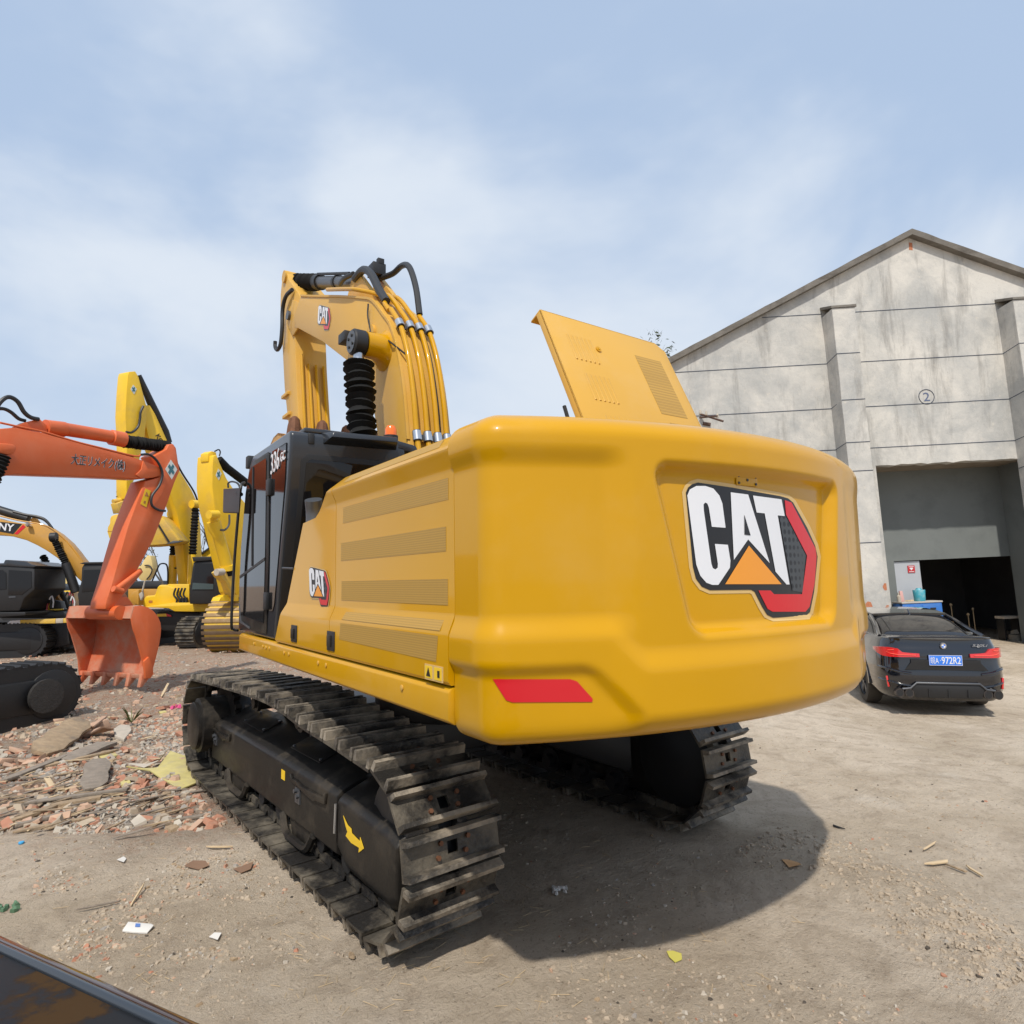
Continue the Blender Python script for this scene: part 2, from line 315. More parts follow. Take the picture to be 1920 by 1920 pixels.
    # idler wheel at the rear, final drive at the front
    a = MB(); a.tube([(side*1.1, -1.95, .46), (side*1.16, -1.95, .46), (side*1.16, -1.95, .46), (side*1.34, -1.95, .46), (side*1.34, -1.95, .46), (side*1.37, -1.95, .46)], [.20, .34, .365, .365, .34, .2], 36); a.build('idler_wheel', BLK2, T)
    a = MB(); a.tube([(side*1.05, 2.02, .50), (side*1.20, 2.02, .50), (side*1.205, 2.02, .50), (side*1.26, 2.02, .50), (side*1.265, 2.02, .50), (side*1.52, 2.02, .50), (side*1.53, 2.02, .50), (side*1.565, 2.02, .50), (side*1.575, 2.02, .50), (side*1.578, 2.02, .50)], [.3, .33, .40, .40, .27, .27, .235, .235, .21, .0], 40)
    for k in range(23):
        q = 2*math.pi*k/23; M_ = Matrix.Rotation(q, 3, 'X'); a.box(Vector((side*1.23, 2.02, .5)) + M_ @ Vector((0, 0, .42)), (.06, .045, .05), M_)
    a.build('final_drive', BLK, T, sharp=25)
    return T
for sd_ in (-1, 1): build_track(sd_)
a = MB(); a.box((0, 0, .70), (2.1, 1.7, .30)); a.cyl((0, -.55, .84), (0, -.55, 1.36), .72, .72, 40)
for sx in (-1, 1):
    for sy in (-1, 1): a.loft([[(sx*.5, sy*.5-.25, .55), (sx*.5, sy*.5+.25, .55), (sx*.5, sy*.5+.25, .85), (sx*.5, sy*.5-.25, .85)], [(sx*1.16, sy*1.25-.25, .25), (sx*1.16, sy*1.25+.25, .25), (sx*1.16, sy*1.25+.25, .6), (sx*1.16, sy*1.25-.25, .6)]])
a.build('car_body_frame', BLK2, EX, bevel=.02).name = 'undercarriage_frame'
# ---- upper structure: everything below sits in the slewed frame
def up(name, mb, m_, parent=None, **k):
    o = mb.build(name, m_, parent or EX, **k)
    if parent is None: o.rotation_euler[2] = PSI
    return o
HW = 1.49
def lh(px, py, X):
    'photo pixel on the plane x = X of the slewed frame'
    o = UPI @ CP; r = UPI.to_3x3() @ ray(px, py); return o + r*((X-o.x)/r.x)
def lhy(px, py, Y):
    o = UPI @ CP; r = UPI.to_3x3() @ ray(px, py); return o + r*((Y-o.y)/r.y)
# deck and side skirt
a = MB(); a.box((0, -1.0, 1.42), (2.9, 3.8, .10)); a.box((0, -1.6, 1.30), (1.1, 3.0, .22)); up('deck_frame', a, BLK2, bevel=.01)
a = MB()
prf = [(-HW+.03, 1.325), (-HW, 1.345), (-HW, 1.465), (-HW+.02, 1.485), (-HW+.12, 1.485), (-HW+.12, 1.325)]
a.loft([[(x+.03, .925, z) for x, z in prf], [(x, .88, z) for x, z in prf], [(x, -3.105, z) for x, z in prf]]); sk = up('side_skirt', a, YEL, bevel=.006)
for yy in (.30, -.1, -.2, -.62, -.74, -1.4, -1.55, -2.65, -.0+.0):
    a = MB(); a.tube([(-HW-.001, yy, 1.43), (-HW-.006, yy, 1.43), (-HW-.009, yy, 1.43)], [.014, .014, .002], 10); a.build('rivet', YEL2, sk)
a = MB(); a.box((1.43, -1.1, 1.40), (.12, 4.0, .16)); up('side_skirt', a, YEL, bevel=.01)
# engine house: profile rows (x, z) with the front edge y of each row
def yfront(z):
    T = [(1.49, -.345), (1.6, -.425), (1.8, -.55), (2.1, -.74), (2.385, -.925)]
    if z <= 2.385:
        for (z0, y0), (z1, y1) in zip(T, T[1:]):
            if z <= z1: return y0+(y1-y0)*(z-z0)/(z1-z0)
    return -1.21 - (z-2.385)*1.75
PR = [(-1.478, 1.493), (-1.492, 1.51), (-1.492, 1.70), (-1.488, 1.72), (-1.460, 1.785), (-1.457, 1.80), (-1.457, 2.37), (-1.457, 2.42), (-1.460, 2.45), (-1.485, 2.505), (-1.488, 2.525), (-1.478, 2.54), (-1.395, 2.615), (-1.375, 2.622)]
def side_panel(y0, y1, name):
    "panel between y0 (front, or None for the sloping front) and y1 (rear)"
    b = MB()
    rows = []
    for x, z in PR:
        if y0 is None:
            if z > 2.39: ya = max(-1.595, -1.21 - (z-2.385)*1.75 - (.05 if z > 2.5 else 0))
            else: ya = yfront(z)
        else: ya = y0
        rows.append([Vector((x, ya, z)), Vector((x+.0, y1, z))])
    if y0 is None:
        rows2 = []
        for r, (x, z) in zip(rows, PR):
            if abs(z-2.37) < .001: rows2.append(r); rows2.append([Vector((-1.456, -1.19, 2.386)), Vector((-1.457, y1, 2.386))]); continue
            rows2.append(r)
        rows = rows2
    # outer sheet plus a return along the front edge
    NY = 2
    for ra, rb in zip(rows, rows[1:]):
        va = [b.bm.verts.new(ra[0].lerp(ra[1], t/NY)) for t in range(NY+1)]; vb = [b.bm.verts.new(rb[0].lerp(rb[1], t/NY)) for t in range(NY+1)]
        for t in range(NY): b.face([va[t], va[t+1], vb[t+1], vb[t]])
        fa = b.bm.verts.new(ra[0]+Vector((.28, .0, 0))); fb = b.bm.verts.new(rb[0]+Vector((.28, 0, 0))); b.face([va[0], vb[0], fb, fa])
        ga = b.bm.verts.new(ra[1]+Vector((.03, 0, 0))); gb = b.bm.verts.new(rb[1]+Vector((.03, 0, 0))); b.face([va[-1], vb[-1], gb, ga])
    return up(name, b, YEL, sharp=38, rem=.0005)
pd = side_panel(None, -1.598, 'service_door'); pe = side_panel(-1.606, -3.108, 'engine_door')
a = MB(); a.box((0, -2.35, 2.0), (2.74, 1.55, 1.1)); a.box((-1.0, -1.25, 1.9), (.6, .9, .85)); up('engine_bay', a, BLK2)
a = MB()
for sgn in (1,):
    a.prism([(-1.375, -1.60, 2.622), (1.375, -1.60, 2.622), (1.375, -3.11, 2.622), (1.0, -3.11, 2.622), (1.0, -2.0, 2.622), (-.45, -2.0, 2.622), (-.45, -3.11, 2.622), (-1.375, -3.11, 2.622)], Vector((0, 0, -.03)))
up('house_top', a, YEL, bevel=.006)
a = MB(); a.loft([[(1.375, y, 2.62), (1.47, y, 2.54), (1.47, y, 1.5), (1.40, y, 1.5), (1.375, y, 2.5)] for y in (.9, -3.11)]); up('service_door', a, YEL)
a = MB(); a.loft([[(-1.43, -.93, 2.386), (-1.16, -.93, 2.386), (-1.16, -1.23, 2.386), (-1.43, -1.23, 2.386)], [(-1.43, -.93, 2.37), (-1.16, -.93, 2.37), (-1.16, -1.23, 2.37), (-1.43, -1.23, 2.37)]]); up('ledge', a, YEL)
a = MB(); a.tube(bez([(-1.37, -.9, 2.3), (-1.37, -.9, 2.45), (-1.39, -.93, 2.545)]), .062, 18); up('snorkel_pipe', a, GRY)
# grilles on the engine door, one on the chamfer
def quad(name, P, m_, par, th=.0015):
    b = MB(); P = [Vector(p) for p in P]; n = (P[1]-P[0]).cross(P[3]-P[0]).normalized()
    n = -n if n.x > 0 else n
    b.prism([p + n*th for p in P], -n*(th-.0006)); return b.build(name, m_, par)
for ya, yb, za, zb, za2, zb2, x in ((-1.73, -3.06, 2.402, 2.304, 2.402, 2.292, -1.457), (-1.70, -3.035, 2.184, 2.073, 2.175, 2.062, -1.457), (-1.715, -3.05, 1.949, 1.833, 1.944, 1.829, -1.457)):
    quad('vent_grille', [(x, ya, za), (x, yb, za), (x, yb, zb), (x, ya, zb)], GRIL, pe)
quad('vent_grille', [(-1.492, -1.80, 1.70), (-1.492, -3.02, 1.70), (-1.492, -3.0, 1.585), (-1.492, -1.78, 1.605)], GRIL, pe)
quad('vent_grille', [(-1.461, -1.83, 1.777), (-1.461, -3.03, 1.777), (-1.489, -3.03, 1.722), (-1.489, -1.81, 1.722)], GRIL, pe)
quad('vent_grille', [(-1.405, -1.72, 2.607), (-1.405, -2.93, 2.607), (-1.466, -2.99, 2.551), (-1.466, -1.75, 2.551)], GRIL, pe)
for (yy, par) in ((-.87, pd), (-1.64, pe)):
    a = MB(); a.box((-1.494, yy, 1.585), (.01, .13, .118)); l_ = a.build('door_latch', BLK2, par, bevel=.003); a = MB(); a.box((-1.503, yy+.01, 1.585), (.014, .06, .07)); a.build('latch_handle', BLK, l_, bevel=.004)
a = MB(); a.box((-1.4935, -2.98, 1.535), (.003, .17, .068)); wd = a.build('warning_decal', CREAM, pe)
a = MB(); a.box((-1.4955, -2.935, 1.535), (.002, .065, .054)); a.box((-1.4955, -3.022, 1.535), (.002, .066, .054)); a.build('decal_panel', DECY, wd)
a = MB(); a.prism([(-1.4975, -2.915, 1.517), (-1.4975, -2.955, 1.517), (-1.4975, -2.935, 1.555)], Vector((-.001, 0, 0))); a.box((-1.4975, -3.03, 1.535), (.001, .02, .03)); a.build('warning_symbol', INK, wd)
a = MB(); a.tube([(-1.46, -.70, 2.05), (-1.46, -.42, 2.06)], .009, 6); up('door_stay', a, GRY)
# small emblem on the service door: artwork mapped to the side plane
def aff(P00, P10, P01):
    "artwork x from 240 to 1555, y from 240 to 1590"
    return lambda x, y: P00 + (P10-P00)*((x-240)/1315) + (P01-P00)*((y-240)/1350)
g = aff(Vector((-1.459, -1.065, 2.065)), Vector((-1.459, -1.50, 2.035)), Vector((-1.459, -1.105, 1.80)))
def unsk(x, y): return x - (y-800)*.12, y - (x-900)*.10
emblem(lambda x, y, h: g(*unsk(x, y)) + Vector((-h*1.2, 0, 0)), pd)
# ---- counterweight
YC = -.78; RR = 3.0; WC = 1.487; rc = .15
ccx = WC-rc; ccy = YC - math.sqrt((RR-rc)**2 - ccx**2); aT = math.asin(ccx/(RR-rc))
def plan(s):
    "s = distance along the outline from the rear centre, positive to the right"
    sg = 1 if s >= 0 else -1; t = abs(s)
    if t <= RR*aT: q = t/RR; return Vector((sg*RR*math.sin(q), YC-RR*math.cos(q), 0)), Vector((sg*math.sin(q), -math.cos(q), 0))
    t -= RR*aT
    if t <= rc*(math.pi/2-aT): q = aT + t/rc; return Vector((sg*(ccx+rc*math.sin(q)), ccy-rc*math.cos(q), 0)), Vector((sg*math.sin(q), -math.cos(q), 0))
    t -= rc*(math.pi/2-aT); return Vector((sg*WC, ccy+t, 0)), Vector((sg, 0, 0))
SEND = RR*aT + rc*(math.pi/2-aT) + (-3.112-ccy)
ZB, ZT = 1.275, 2.655
def relief(s, z):
    t = -abs(s+.09)+.0 if s > -.09 else s   # mirrored about s=-.09
    if s > -.09: t = -(s+.18)
    r = 0
    edge = 1-smst(t, -1.05, -.88)                       # 1 on the corner panels, 0 on the centre
    mid = smst(z, 1.69, 1.80)*(1-smst(z, 2.40, 2.51))
    r -= .030*mid*edge*(1-smst(s, .5, .9)*.7)
    zb_ = 1.60 + .125*(1-smst(t, -1.05, -.86))
    r += (.004*edge+.030*(1-edge))*(1-smst(z, zb_-.055, zb_+.055))
    q = t-(-1.10+(1.56-z)*1.0)
    r -= .028*(1-smst(z, 1.54, 1.61))*(1-smst(q, -.05, .05))*smst(z, 1.30, 1.34)
    # emblem recess, rounded box
    hw = .725 + (z-2.42)*.23; cx = abs(s+.09)-(hw-.10); cz = abs(z-2.062)-(.393-.10)
    d = math.hypot(max(cx, 0), max(cz, 0)) + min(max(cx, cz), 0) - .10
    r -= .06*(1-smst(d, -.065, .0))
    return r
def surf(s, z, h=0):
    p, n = plan(s); return Vector((p.x, p.y, z)) + n*(relief(s, z)+h)
def cyl_hit(px, py, R_, wz=0):
    r = UPI.to_3x3() @ ray(px, py); o = UPI @ CP - Vector((0, YC, 0)); A = r.x**2+r.y**2; B = 2*(o.x*r.x+o.y*r.y); C_ = o.x**2+o.y**2-R_**2
    t = (-B-math.sqrt(B*B-4*A*C_))/(2*A); p = o+r*t; return math.atan2(p.x, -p.y)*RR, p.z
b = MB(); NU, prof = 300, []
rt, rb_ = .12, .11
for i in range(9): q = math.pi/2*i/8; prof.append((rb_*(1-math.sin(q)), ZB+rb_*(1-math.cos(q)), 0))
K = 92
for i in range(1, K): prof.append((0, ZB+rb_+(ZT-rt*1.0-ZB-rb_)*i/K, 1))
for i in range(11): q = math.pi/2*i/10; prof.append((rt*1.6*(1-math.cos(q)), ZT-rt+rt*math.sin(q), 0))
grid = []
for j, (ins, z, fl) in enumerate(prof):
    row = []
    for i in range(NU+1):
        s = -SEND + 2*SEND*i/NU; p, n = plan(s); fade = 1 if fl else 0
        zz = min(max(z, ZB+rb_), ZT-rt); fd = smst(z, ZB-.02, ZB+rb_)*(1-smst(z, ZT-rt, ZT+.02))
        k = ins
        if abs(n.x) > .3: k = ins*(1-.0)
        row.append(b.bm.verts.new(Vector((p.x, p.y, z)) + n*(relief(s, zz)*fd - k)))
    grid.append(row)
for r0, r1 in zip(grid, grid[1:]):
    for i in range(NU): b.face([r0[i], r0[i+1], r1[i+1], r1[i]])
b.face(grid[-1]); b.face(grid[0][::-1])
b.face([r[0] for r in grid] + [r[-1] for r in grid[::-1]])
CW = up('counterweight', b, YEL, sharp=50)
ef = lambda x, y, h: surf(*((lambda q: (q[0], q[1]))(cyl_hit(1240+x*.1875, 860+y*.1875, RR-.06))), h)
emblem(ef, CW, step=50, lift=.0022)
b = MB(); PX = [(920,1276),(935,1275),(1072,1275),(1085,1279),(1115,1312),(1114,1318),(962,1319),(950,1315)]
vs = [b.bm.verts.new((*p, 0)) for p in PX]; b.bm.faces.new(vs)
b.bm.normal_update(); bmesh.ops.triangulate(b.bm, faces=b.bm.faces[:])
for xx in range(925, 1115, 5): bmesh.ops.bisect_plane(b.bm, geom=b.bm.verts[:]+b.bm.edges[:]+b.bm.faces[:], plane_co=(xx, 0, 0), plane_no=(1, 0, 0))
for yy in range(1280, 1319, 8): bmesh.ops.bisect_plane(b.bm, geom=b.bm.verts[:]+b.bm.edges[:]+b.bm.faces[:], plane_co=(0, yy, 0), plane_no=(0, 1, 0))
for v in b.bm.verts: v.co = surf(*cyl_hit(v.co.x, v.co.y, RR), .003)
b.build('reflector', RED, CW)
# camera bracket above the emblem
s_, z_ = cyl_hit(1408, 897, RR-.03); p0 = surf(s_, z_-.005, .004); pn = plan(s_)[1]; px_ = Vector((pn.y*-1, pn.x, 0)).normalized()
a = MB(); Mx = Matrix((px_, pn, Vector((0, 0, 1)))).transposed(); a.box(p0, (.15, .006, .055), Mx); cb = a.build('camera_bracket', YEL, CW, bevel=.002)
a = MB()
for dx, dz in ((-.06, .017), (.06, .017), (-.06, -.017), (.06, -.017), (0, 0)): a.cyl(p0+px_*dx+pn*.003+Vector((0, 0, dz)), p0+px_*dx+pn*.007+Vector((0, 0, dz)), .0065, n=10)
a.build('bolt_hole', INK, cb)
# ---- open engine hood
hd = MB(); X0, X1 = -.40, .73; hp = lambda x, t: Vector((x, -2.94+.545*t, 2.54+1.145*t))   # t 0 hinge .. 1 top
hn = Vector((0, -1.145, .545)).normalized()
c_ = .06
prof = [hp(X0, 0), hp(X1, 0), hp(X1+.01, .93), hp(X1-.07, .985), hp(X0, 1)]
hd.prism(prof, -hn*.012)
for P_, Q_ in ((hp(X0, 0), hp(X0, 1)), (hp(X1, 0), hp(X1, .93)), (hp(X0, 1), hp(X1-.07, .985))):
    hd.prism([P_, Q_, Q_-hn*.05, P_-hn*.05], ((hp(.1, .5)-(P_+Q_)/2).normalized())*.012)
hd.prism([hp(X0, 1), hp(X0+.35, .995), hp(X0+.35, .995)-hn*.11, hp(X0, 1)-hn*.11], Vector((0, 0, -.012)))
HD = up('engine_hood', hd, YEL2, bevel=.003)
def hq(x0, x1, t0, t1, name, m_, th=.003, par=None, skew=0): return quad(name, [hp(x0, t1), hp(x0+skew, t0), hp(x1+skew, t0), hp(x1, t1)][::1], m_, par or HD, th)
def hq2(x0, x1, t0, t1, name, m_, th=.003):
    b_ = MB(); b_.prism([hp(x0, t0)+hn*th, hp(x1, t0)+hn*th, hp(x1, t1)+hn*th, hp(x0, t1)+hn*th], -hn*(th-.0006)); return b_.build(name, m_, HD)
hq2(.36, .62, .42, .83, 'vent_grille', GRIL, .0015); hq2(.40, .63, .30, .365, 'vent_grille', GRIL, .0015)
for x0, t0 in ((-.24, .69), (-.22, .43), (-.20, .17)):
    for k in range(6):
        xx = x0+k*.038; a = MB(); a.loft([[hp(xx-.009, t)+hn*.001, hp(xx+.009, t)+hn*.001, hp(xx+.004, t)+hn*h_, hp(xx-.004, t)+hn*h_] for t, h_ in ((t0+.17, .0015), (t0+.01, .005), (t0, .006))]); a.build('louver', YEL2, HD)
a = MB(); a.cyl(hp(.0, .80)+hn*.001, hp(.0, .80)+hn*.008, .022, n=16); a.cyl(hp(.0, .80)+hn*.008, hp(.0, .80)+hn*.012, .010, n=8); a.build('hood_lock', YEL, HD)
a = MB(); a.tube([(-.36, -2.72, 2.6), (-.37, -2.58, 3.0)], .012, 8); up('gas_strut', a, BLK2)
a = MB(); a.tube([(.70, -2.75, 2.55), (.74, -2.9, 2.66), (.76, -2.95, 2.73)], [.06, .06, .05], 14); a.box((.75, -2.93, 2.68), (.06, .10, .12)); up('exhaust_stack', a, BLK2, bevel=.004)
# ---- cab
cb_ = thing
cab_pts = [(1.02, 1.495), (1.03, 1.9), (1.0, 2.3), (.86, 2.85), (.74, 3.06), (.62, 3.13), (-.56, 3.13), (-.60, 3.10), (-.60, 3.02), (-.545, 2.75), (-.24, 1.495)]
a = MB(); a.prism([(-1.468, y, z) for y, z in cab_pts], Vector((.97, 0, 0))); CAB = up('cab', a, CABM, bevel=.03, seg=3)
def cside(name, P, m_, th, inset=.0, par=None, bev=0):
    b_ = MB(); b_.prism([(-1.468-th, y, z) for y, z in P], Vector((th-.0015, 0, 0))); return b_.build(name, m_, par or CAB, bevel=bev)
door = cside('cab_door', [(.965, 1.53), (.985, 1.9), (.955, 2.3), (.83, 2.80), (.70, 3.01), (.60, 3.06), (.04, 3.06), (.0, 3.03), (-.055, 2.2), (-.03, 1.53)], BLK, .012, bev=.006)
cside('door_glass', [(.93, 1.66), (.95, 1.95), (.92, 2.3), (.79, 2.79), (.67, 2.97), (.58, 3.01), (.08, 3.01), (.06, 2.98), (.03, 2.3), (.03, 1.62)], GLS, .018, par=door)
cside('glass_bar', [(.52, 3.0), (.50, 3.0), (.46, 2.3), (.44, 2.1), (.47, 2.1), (.49, 2.3)], BLK2, .026, par=door)
cside('glass_bar', [(.94, 2.02), (.03, 2.16), (.03, 2.135), (.94, 1.995)], BLK2, .022, par=door)
cside('side_window', [(-.09, 3.04), (-.50, 3.04), (-.49, 2.75), (-.25, 1.78), (-.20, 1.72), (-.11, 1.72)], GLS, .008)
for zz in (2.74, 1.80):
    cside('door_hinge', [(-.01, zz+.07), (-.10, zz+.07), (-.10, zz-.07), (-.01, zz-.07)], BLK2, .035, bev=.006)
cside('foot_trim', [(.95, 1.76), (.93, 1.76), (.86, 1.60), (.50, 1.56), (.50, 1.545), (.88, 1.585)], GRY, .022, par=door)
# rear face of the cab: leaning frame with a window
def cr(x, z): # rear plane point
    y = -.60 if z > 3.02 else -.24 - .36*(z-1.495)/1.525*1.0
    return Vector((x, y, z))
def crq(name, P, m_, th, par=CAB):
    b_ = MB(); n_ = Vector((0, -1, -.23)).normalized(); b_.prism([cr(x, z)+n_*th for x, z in P], -n_*(th-.001)); return b_.build(name, m_, par, bevel=.004)
crq('window_frame', [(-1.38, 2.0), (-1.38, 2.90), (-1.34, 2.95), (-.60, 2.95), (-.57, 2.9), (-.57, 2.0)], BLK2, .010)
crq('rear_window', [(-1.34, 2.05), (-1.34, 2.88), (-1.31, 2.91), (-.62, 2.91), (-.60, 2.88), (-.60, 2.05)], GLS, .014)
a = MB(); a.loft([[(-1.22, -.56, 3.135), (-1.17, -.72, 3.12), (-1.19, -.73, 3.075), (-1.22, -.58, 3.03)], [(-.60, -.56, 3.155), (-.63, -.72, 3.135), (-.63, -.73, 3.09), (-.58, -.58, 3.045)]]); a.build('rain_visor', CABM, CAB, bevel=.008)
a = MB(); a.box((-.95, -.15, 3.15), (.8, .8, .04)); a.build('roof_hatch', CABM, CAB, bevel=.012)
a = MB(); a.box((-1.31, -.585, 3.07), (.05, .05, .09)); a.build('roof_bracket', BLK2, CAB, bevel=.008)
a = MB(); a.box((-1.44, .84, 3.10), (.07, .09, .12)); a.build('work_lamp', BLK2, CAB, bevel=.01)
a = MB(); a.loft([[(-.58, -.30, 3.06), (-.36, -.30, 3.04), (-.36, -.60, 3.04), (-.58, -.60, 3.06)], [(-.58, -.30, 3.14), (-.40, -.30, 3.12), (-.40, -.60, 3.11), (-.58, -.60, 3.14)]]); a.build('roof_duct', CABM, CAB, bevel=.01)
a = MB(); a.cyl((-.60, -.52, 3.13), (-.60, -.52, 3.19), .062, n=20); bc = a.build('beacon_base', BLK2, CAB)
a = MB(); a.tube([(-.60, -.52, 3.19), (-.60, -.52, 3.245), (-.60, -.52, 3.275), (-.60, -.52, 3.285)], [.052, .05, .035, .0], 20); a.build('beacon_lens', AMB, bc)
a = MB(); a.tube(bez([lh(446, 1182, -1.47), lh(438, 1180, -1.5), lh(434, 1165, -1.54), lh(439, 1060, -1.54), lh(447, 960, -1.54), lh(452, 912, -1.53), lh(458, 905, -1.47)], 6), .013, 8); a.build('grab_rail', BLK2, CAB)
a = MB(); a.tube(bez([lh(452, 925, -1.53), lh(447, 908, -1.54), lh(436, 903, -1.54), lh(428, 906, -1.54), lh(428, 914, -1.54)], 5), .009, 8); a.tube([lh(452, 927, -1.53), lh(446, 924, -1.54)], .02, 8); mr = a.build('mirror_arm', BLK2, CAB)
a = MB(); ms_ = [lh(419, 916, -1.52), lh(450, 914, -1.56), lh(448, 962, -1.56), lh(418, 961, -1.52)]; a.prism(ms_, Vector((.02, .06, 0))); a.build('mirror', BLK2, mr, bevel=.02, seg=4)
tx = text('model_lettering', '336', Vector((-1.480, -.09, 2.84)), Vector((0, -.25, .02)), Vector((0, -.0, .17)), WHT, CAB)
text('model_lettering', 'GC', Vector((-1.480, -.38, 2.90)), Vector((0, -.13, .005)), Vector((0, 0, .075)), WHT, CAB, bold=.01)
# ---- boom (plane x=-.32 .. +.30)
BX, BW = -.32, .46
bo = [(3.13, 5.93), (2.6, 5.72), (1.6, 5.33), (.90, 5.045), (.64, 4.93), (.48, 4.81), (.30, 4.64), (.148, 4.497), (.016, 4.294), (-.05, 4.13), (-.111, 3.968), (-.165, 3.78), (-.208, 3.588), (-.267, 3.239), (-.45, 2.5), (-.50, 2.1), (-.30, 1.95), (.10, 2.1), (.30, 2.8), (.43, 3.43), (.53, 3.7), (.62, 3.86), (.85, 4.12), (1.203, 4.392), (2.174, 4.957), (3.25, 5.50), (3.42, 5.56), (3.45, 5.75)]
a = MB(); a.prism([(BX, y, z) for y, z in bo], Vector((BW, 0, 0))); BM = up('boom', a, YEL2, bevel=.006, sharp=40)
# flange lips standing 2 cm proud of the side plate
a = MB()
top = bez([(BX-.012, y, z) for y, z in bo[0:14]], 3)
for p, q in zip(top, top[1:]):
    d = (q-p).normalized(); n_ = Vector((0, -d.z, d.y)); n_ = n_ if n_.z > 0 or n_.y < 0 else -n_
    a.loft([[p-n_*.012, p+n_*.012, p+n_*.012+Vector((.03, 0, 0)), p-n_*.012+Vector((.03, 0, 0))], [q-n_*.012, q+n_*.012, q+n_*.012+Vector((.03, 0, 0)), q-n_*.012+Vector((.03, 0, 0))]])
a.build('boom_flange', YEL2, BM)
a = MB(); a.tube([(BX, .24, 4.24), (BX-.05, .23, 4.24), (BX-.12, .21, 4.245), (BX-.24, .20, 4.245)], [.21, .155, .13, .125], 28); a.build('pin_boss', YEL, BM)
a = MB(); a.cyl((BX-.03, .58, 4.52), (BX-.001, .58, 4.52), .10, n=24); a.build('boss_plate', YEL2, BM)
gb = aff(Vector((BX, 2.36, 5.52)), Vector((BX, 1.84, 5.30)), Vector((BX, 2.40, 5.20)))
emblem(lambda x, y, h: gb(*unsk(x, y)) + Vector((-h*1.5, 0, 0)), BM)
# boom pipes on the back face
bk = [(.95, 5.06), (.60, 4.92), (.30, 4.64), (.10, 4.42), (-.03, 4.18), (-.12, 3.93), (-.20, 3.6), (-.26, 3.25), (-.40, 2.75)]
def outl(P, off, x):
    o_ = []
    for i, (y, z) in enumerate(P):
        a_, b_ = P[max(0, i-1)], P[min(len(P)-1, i+1)]; d = Vector((0, b_[0]-a_[0], b_[1]-a_[1])).normalized(); n_ = Vector((0, d.z, -d.y)); o_.append(Vector((x, y, z)) + n_*off)
    return o_
for k, x in enumerate((-.255, -.145, -.04, .06)):
    P_ = outl(bk, -.07 if outl(bk, .07, 0)[5].y > bk[5][0] else .07, x)
    P_ = P_[2:] if k in (0, 3) else P_
    a = MB(); a.tube(bez(P_, 5), .026, 12); pp = a.build('hydraulic_pipe', YEL, BM)
    for i_ in (1 if k in (0, 3) else 3, len(P_)-2):
        c0 = P_[i_]; d = (P_[min(i_+1, len(P_)-1)]-P_[i_-1]).normalized(); a = MB(); a.cyl(c0-d*.045, c0+d*.045, .043, n=16); a.build('pipe_clamp', CHR, pp)
        a = MB(); a.cyl(c0-d*.052, c0+d*.052, .038, n=16); a.build('clamp_rubber', BLK2, pp)
for i_ in (3, 7):
    P_ = outl(bk, -.05 if outl(bk, .07, 0)[5].y > bk[5][0] else .05, 0)[i_]; a = MB(); a.box((-.10, P_.y, P_.z), (.36, .03, .05)); a.build('clamp_bar', GRY, BM)
a = MB(); a.tube(bez([Vector((.01, p.y+.02, p.z)) for p in outl(bk[3:], -.05 if outl(bk, .07, 0)[5].y > bk[5][0] else .05, .09)], 4), .014, 8); a.build('electric_cable', BLK2, BM)
a = MB(); a.tube(bez([(-.36, 1.9, 5.52), (-.36, 1.2, 5.25), (-.33, .95, 5.15), (-.22, .62, 4.99), (-.255, .40, 4.80), (-.255, .30, 4.70)], 5), .024, 10); a.build('hydraulic_pipe', YEL, BM)
for x, apex in ((-.235, None),):
    a = MB(); a.tube(bez([(-.18, 1.45, 5.52), (-.20, 1.15, 5.50), (-.21, .90, 5.35), (-.23, .62, 5.05), (-.235, .42, 4.84)], 6), .045, 10); a.build('hydraulic_hose', HOSE, BM)
a = MB(); a.tube(bez([(.05, 1.30, 5.52), (.12, 1.05, 5.50), (.13, .82, 5.50), (.09, .55, 5.36), (.07, .35, 5.05), (.06, .24, 4.70)], 8), .034, 10); a.build('hydraulic_hose', HOSE, BM)
a = MB(); a.tube(bez([(-.18, 1.95, 5.66), (-.22, 1.7, 5.62), (-.2, 1.45, 5.58)], 5), .03, 8); a.build('hydraulic_hose', HOSE, BM)
a = MB()
for x in (-.18, .10):
    a.prism([(x, 1.75, 5.35), (x, 1.52, 5.62), (x, 1.40, 5.60), (x, .75, 4.98), (x, 1.2, 5.15)], Vector((.06, 0, 0)))
a.build('cylinder_bracket', YEL2, BM, bevel=.006)
a = MB(); a.box((.02, 1.28, 5.60), (.16, .18, .14)); a.box((.04, 1.22, 5.69), (.08, .06, .08)); a.build('valve_block', BLK2, BM, bevel=.006)
lq = lh(648, 634, -.42); a = MB(); a.box(lq, (.10, .20, .11)); a.cyl(lq+Vector((.03, -.06, -.05)), lq+Vector((.12, -.22, -.06)), .02, n=8); wl = a.build('work_lamp', BLK2, BM, bevel=.015)
a = MB(); a.tube(bez([(BX-.03, .62, 4.86), (BX-.04, .60, 4.7), (BX-.03, .50, 4.42), (BX-.12, .40, 4.34)], 6), .009, 6); a.build('lamp_cable', BLK2, wl)
a = MB(); a.tube(bez([(BX-.15, .30, 4.42), (BX-.05, .2, 4.36), (BX-.02, .0, 4.22), (BX+.05, -.12, 4.1)], 6), .009, 6); a.build('lamp_cable', BLK2, wl)
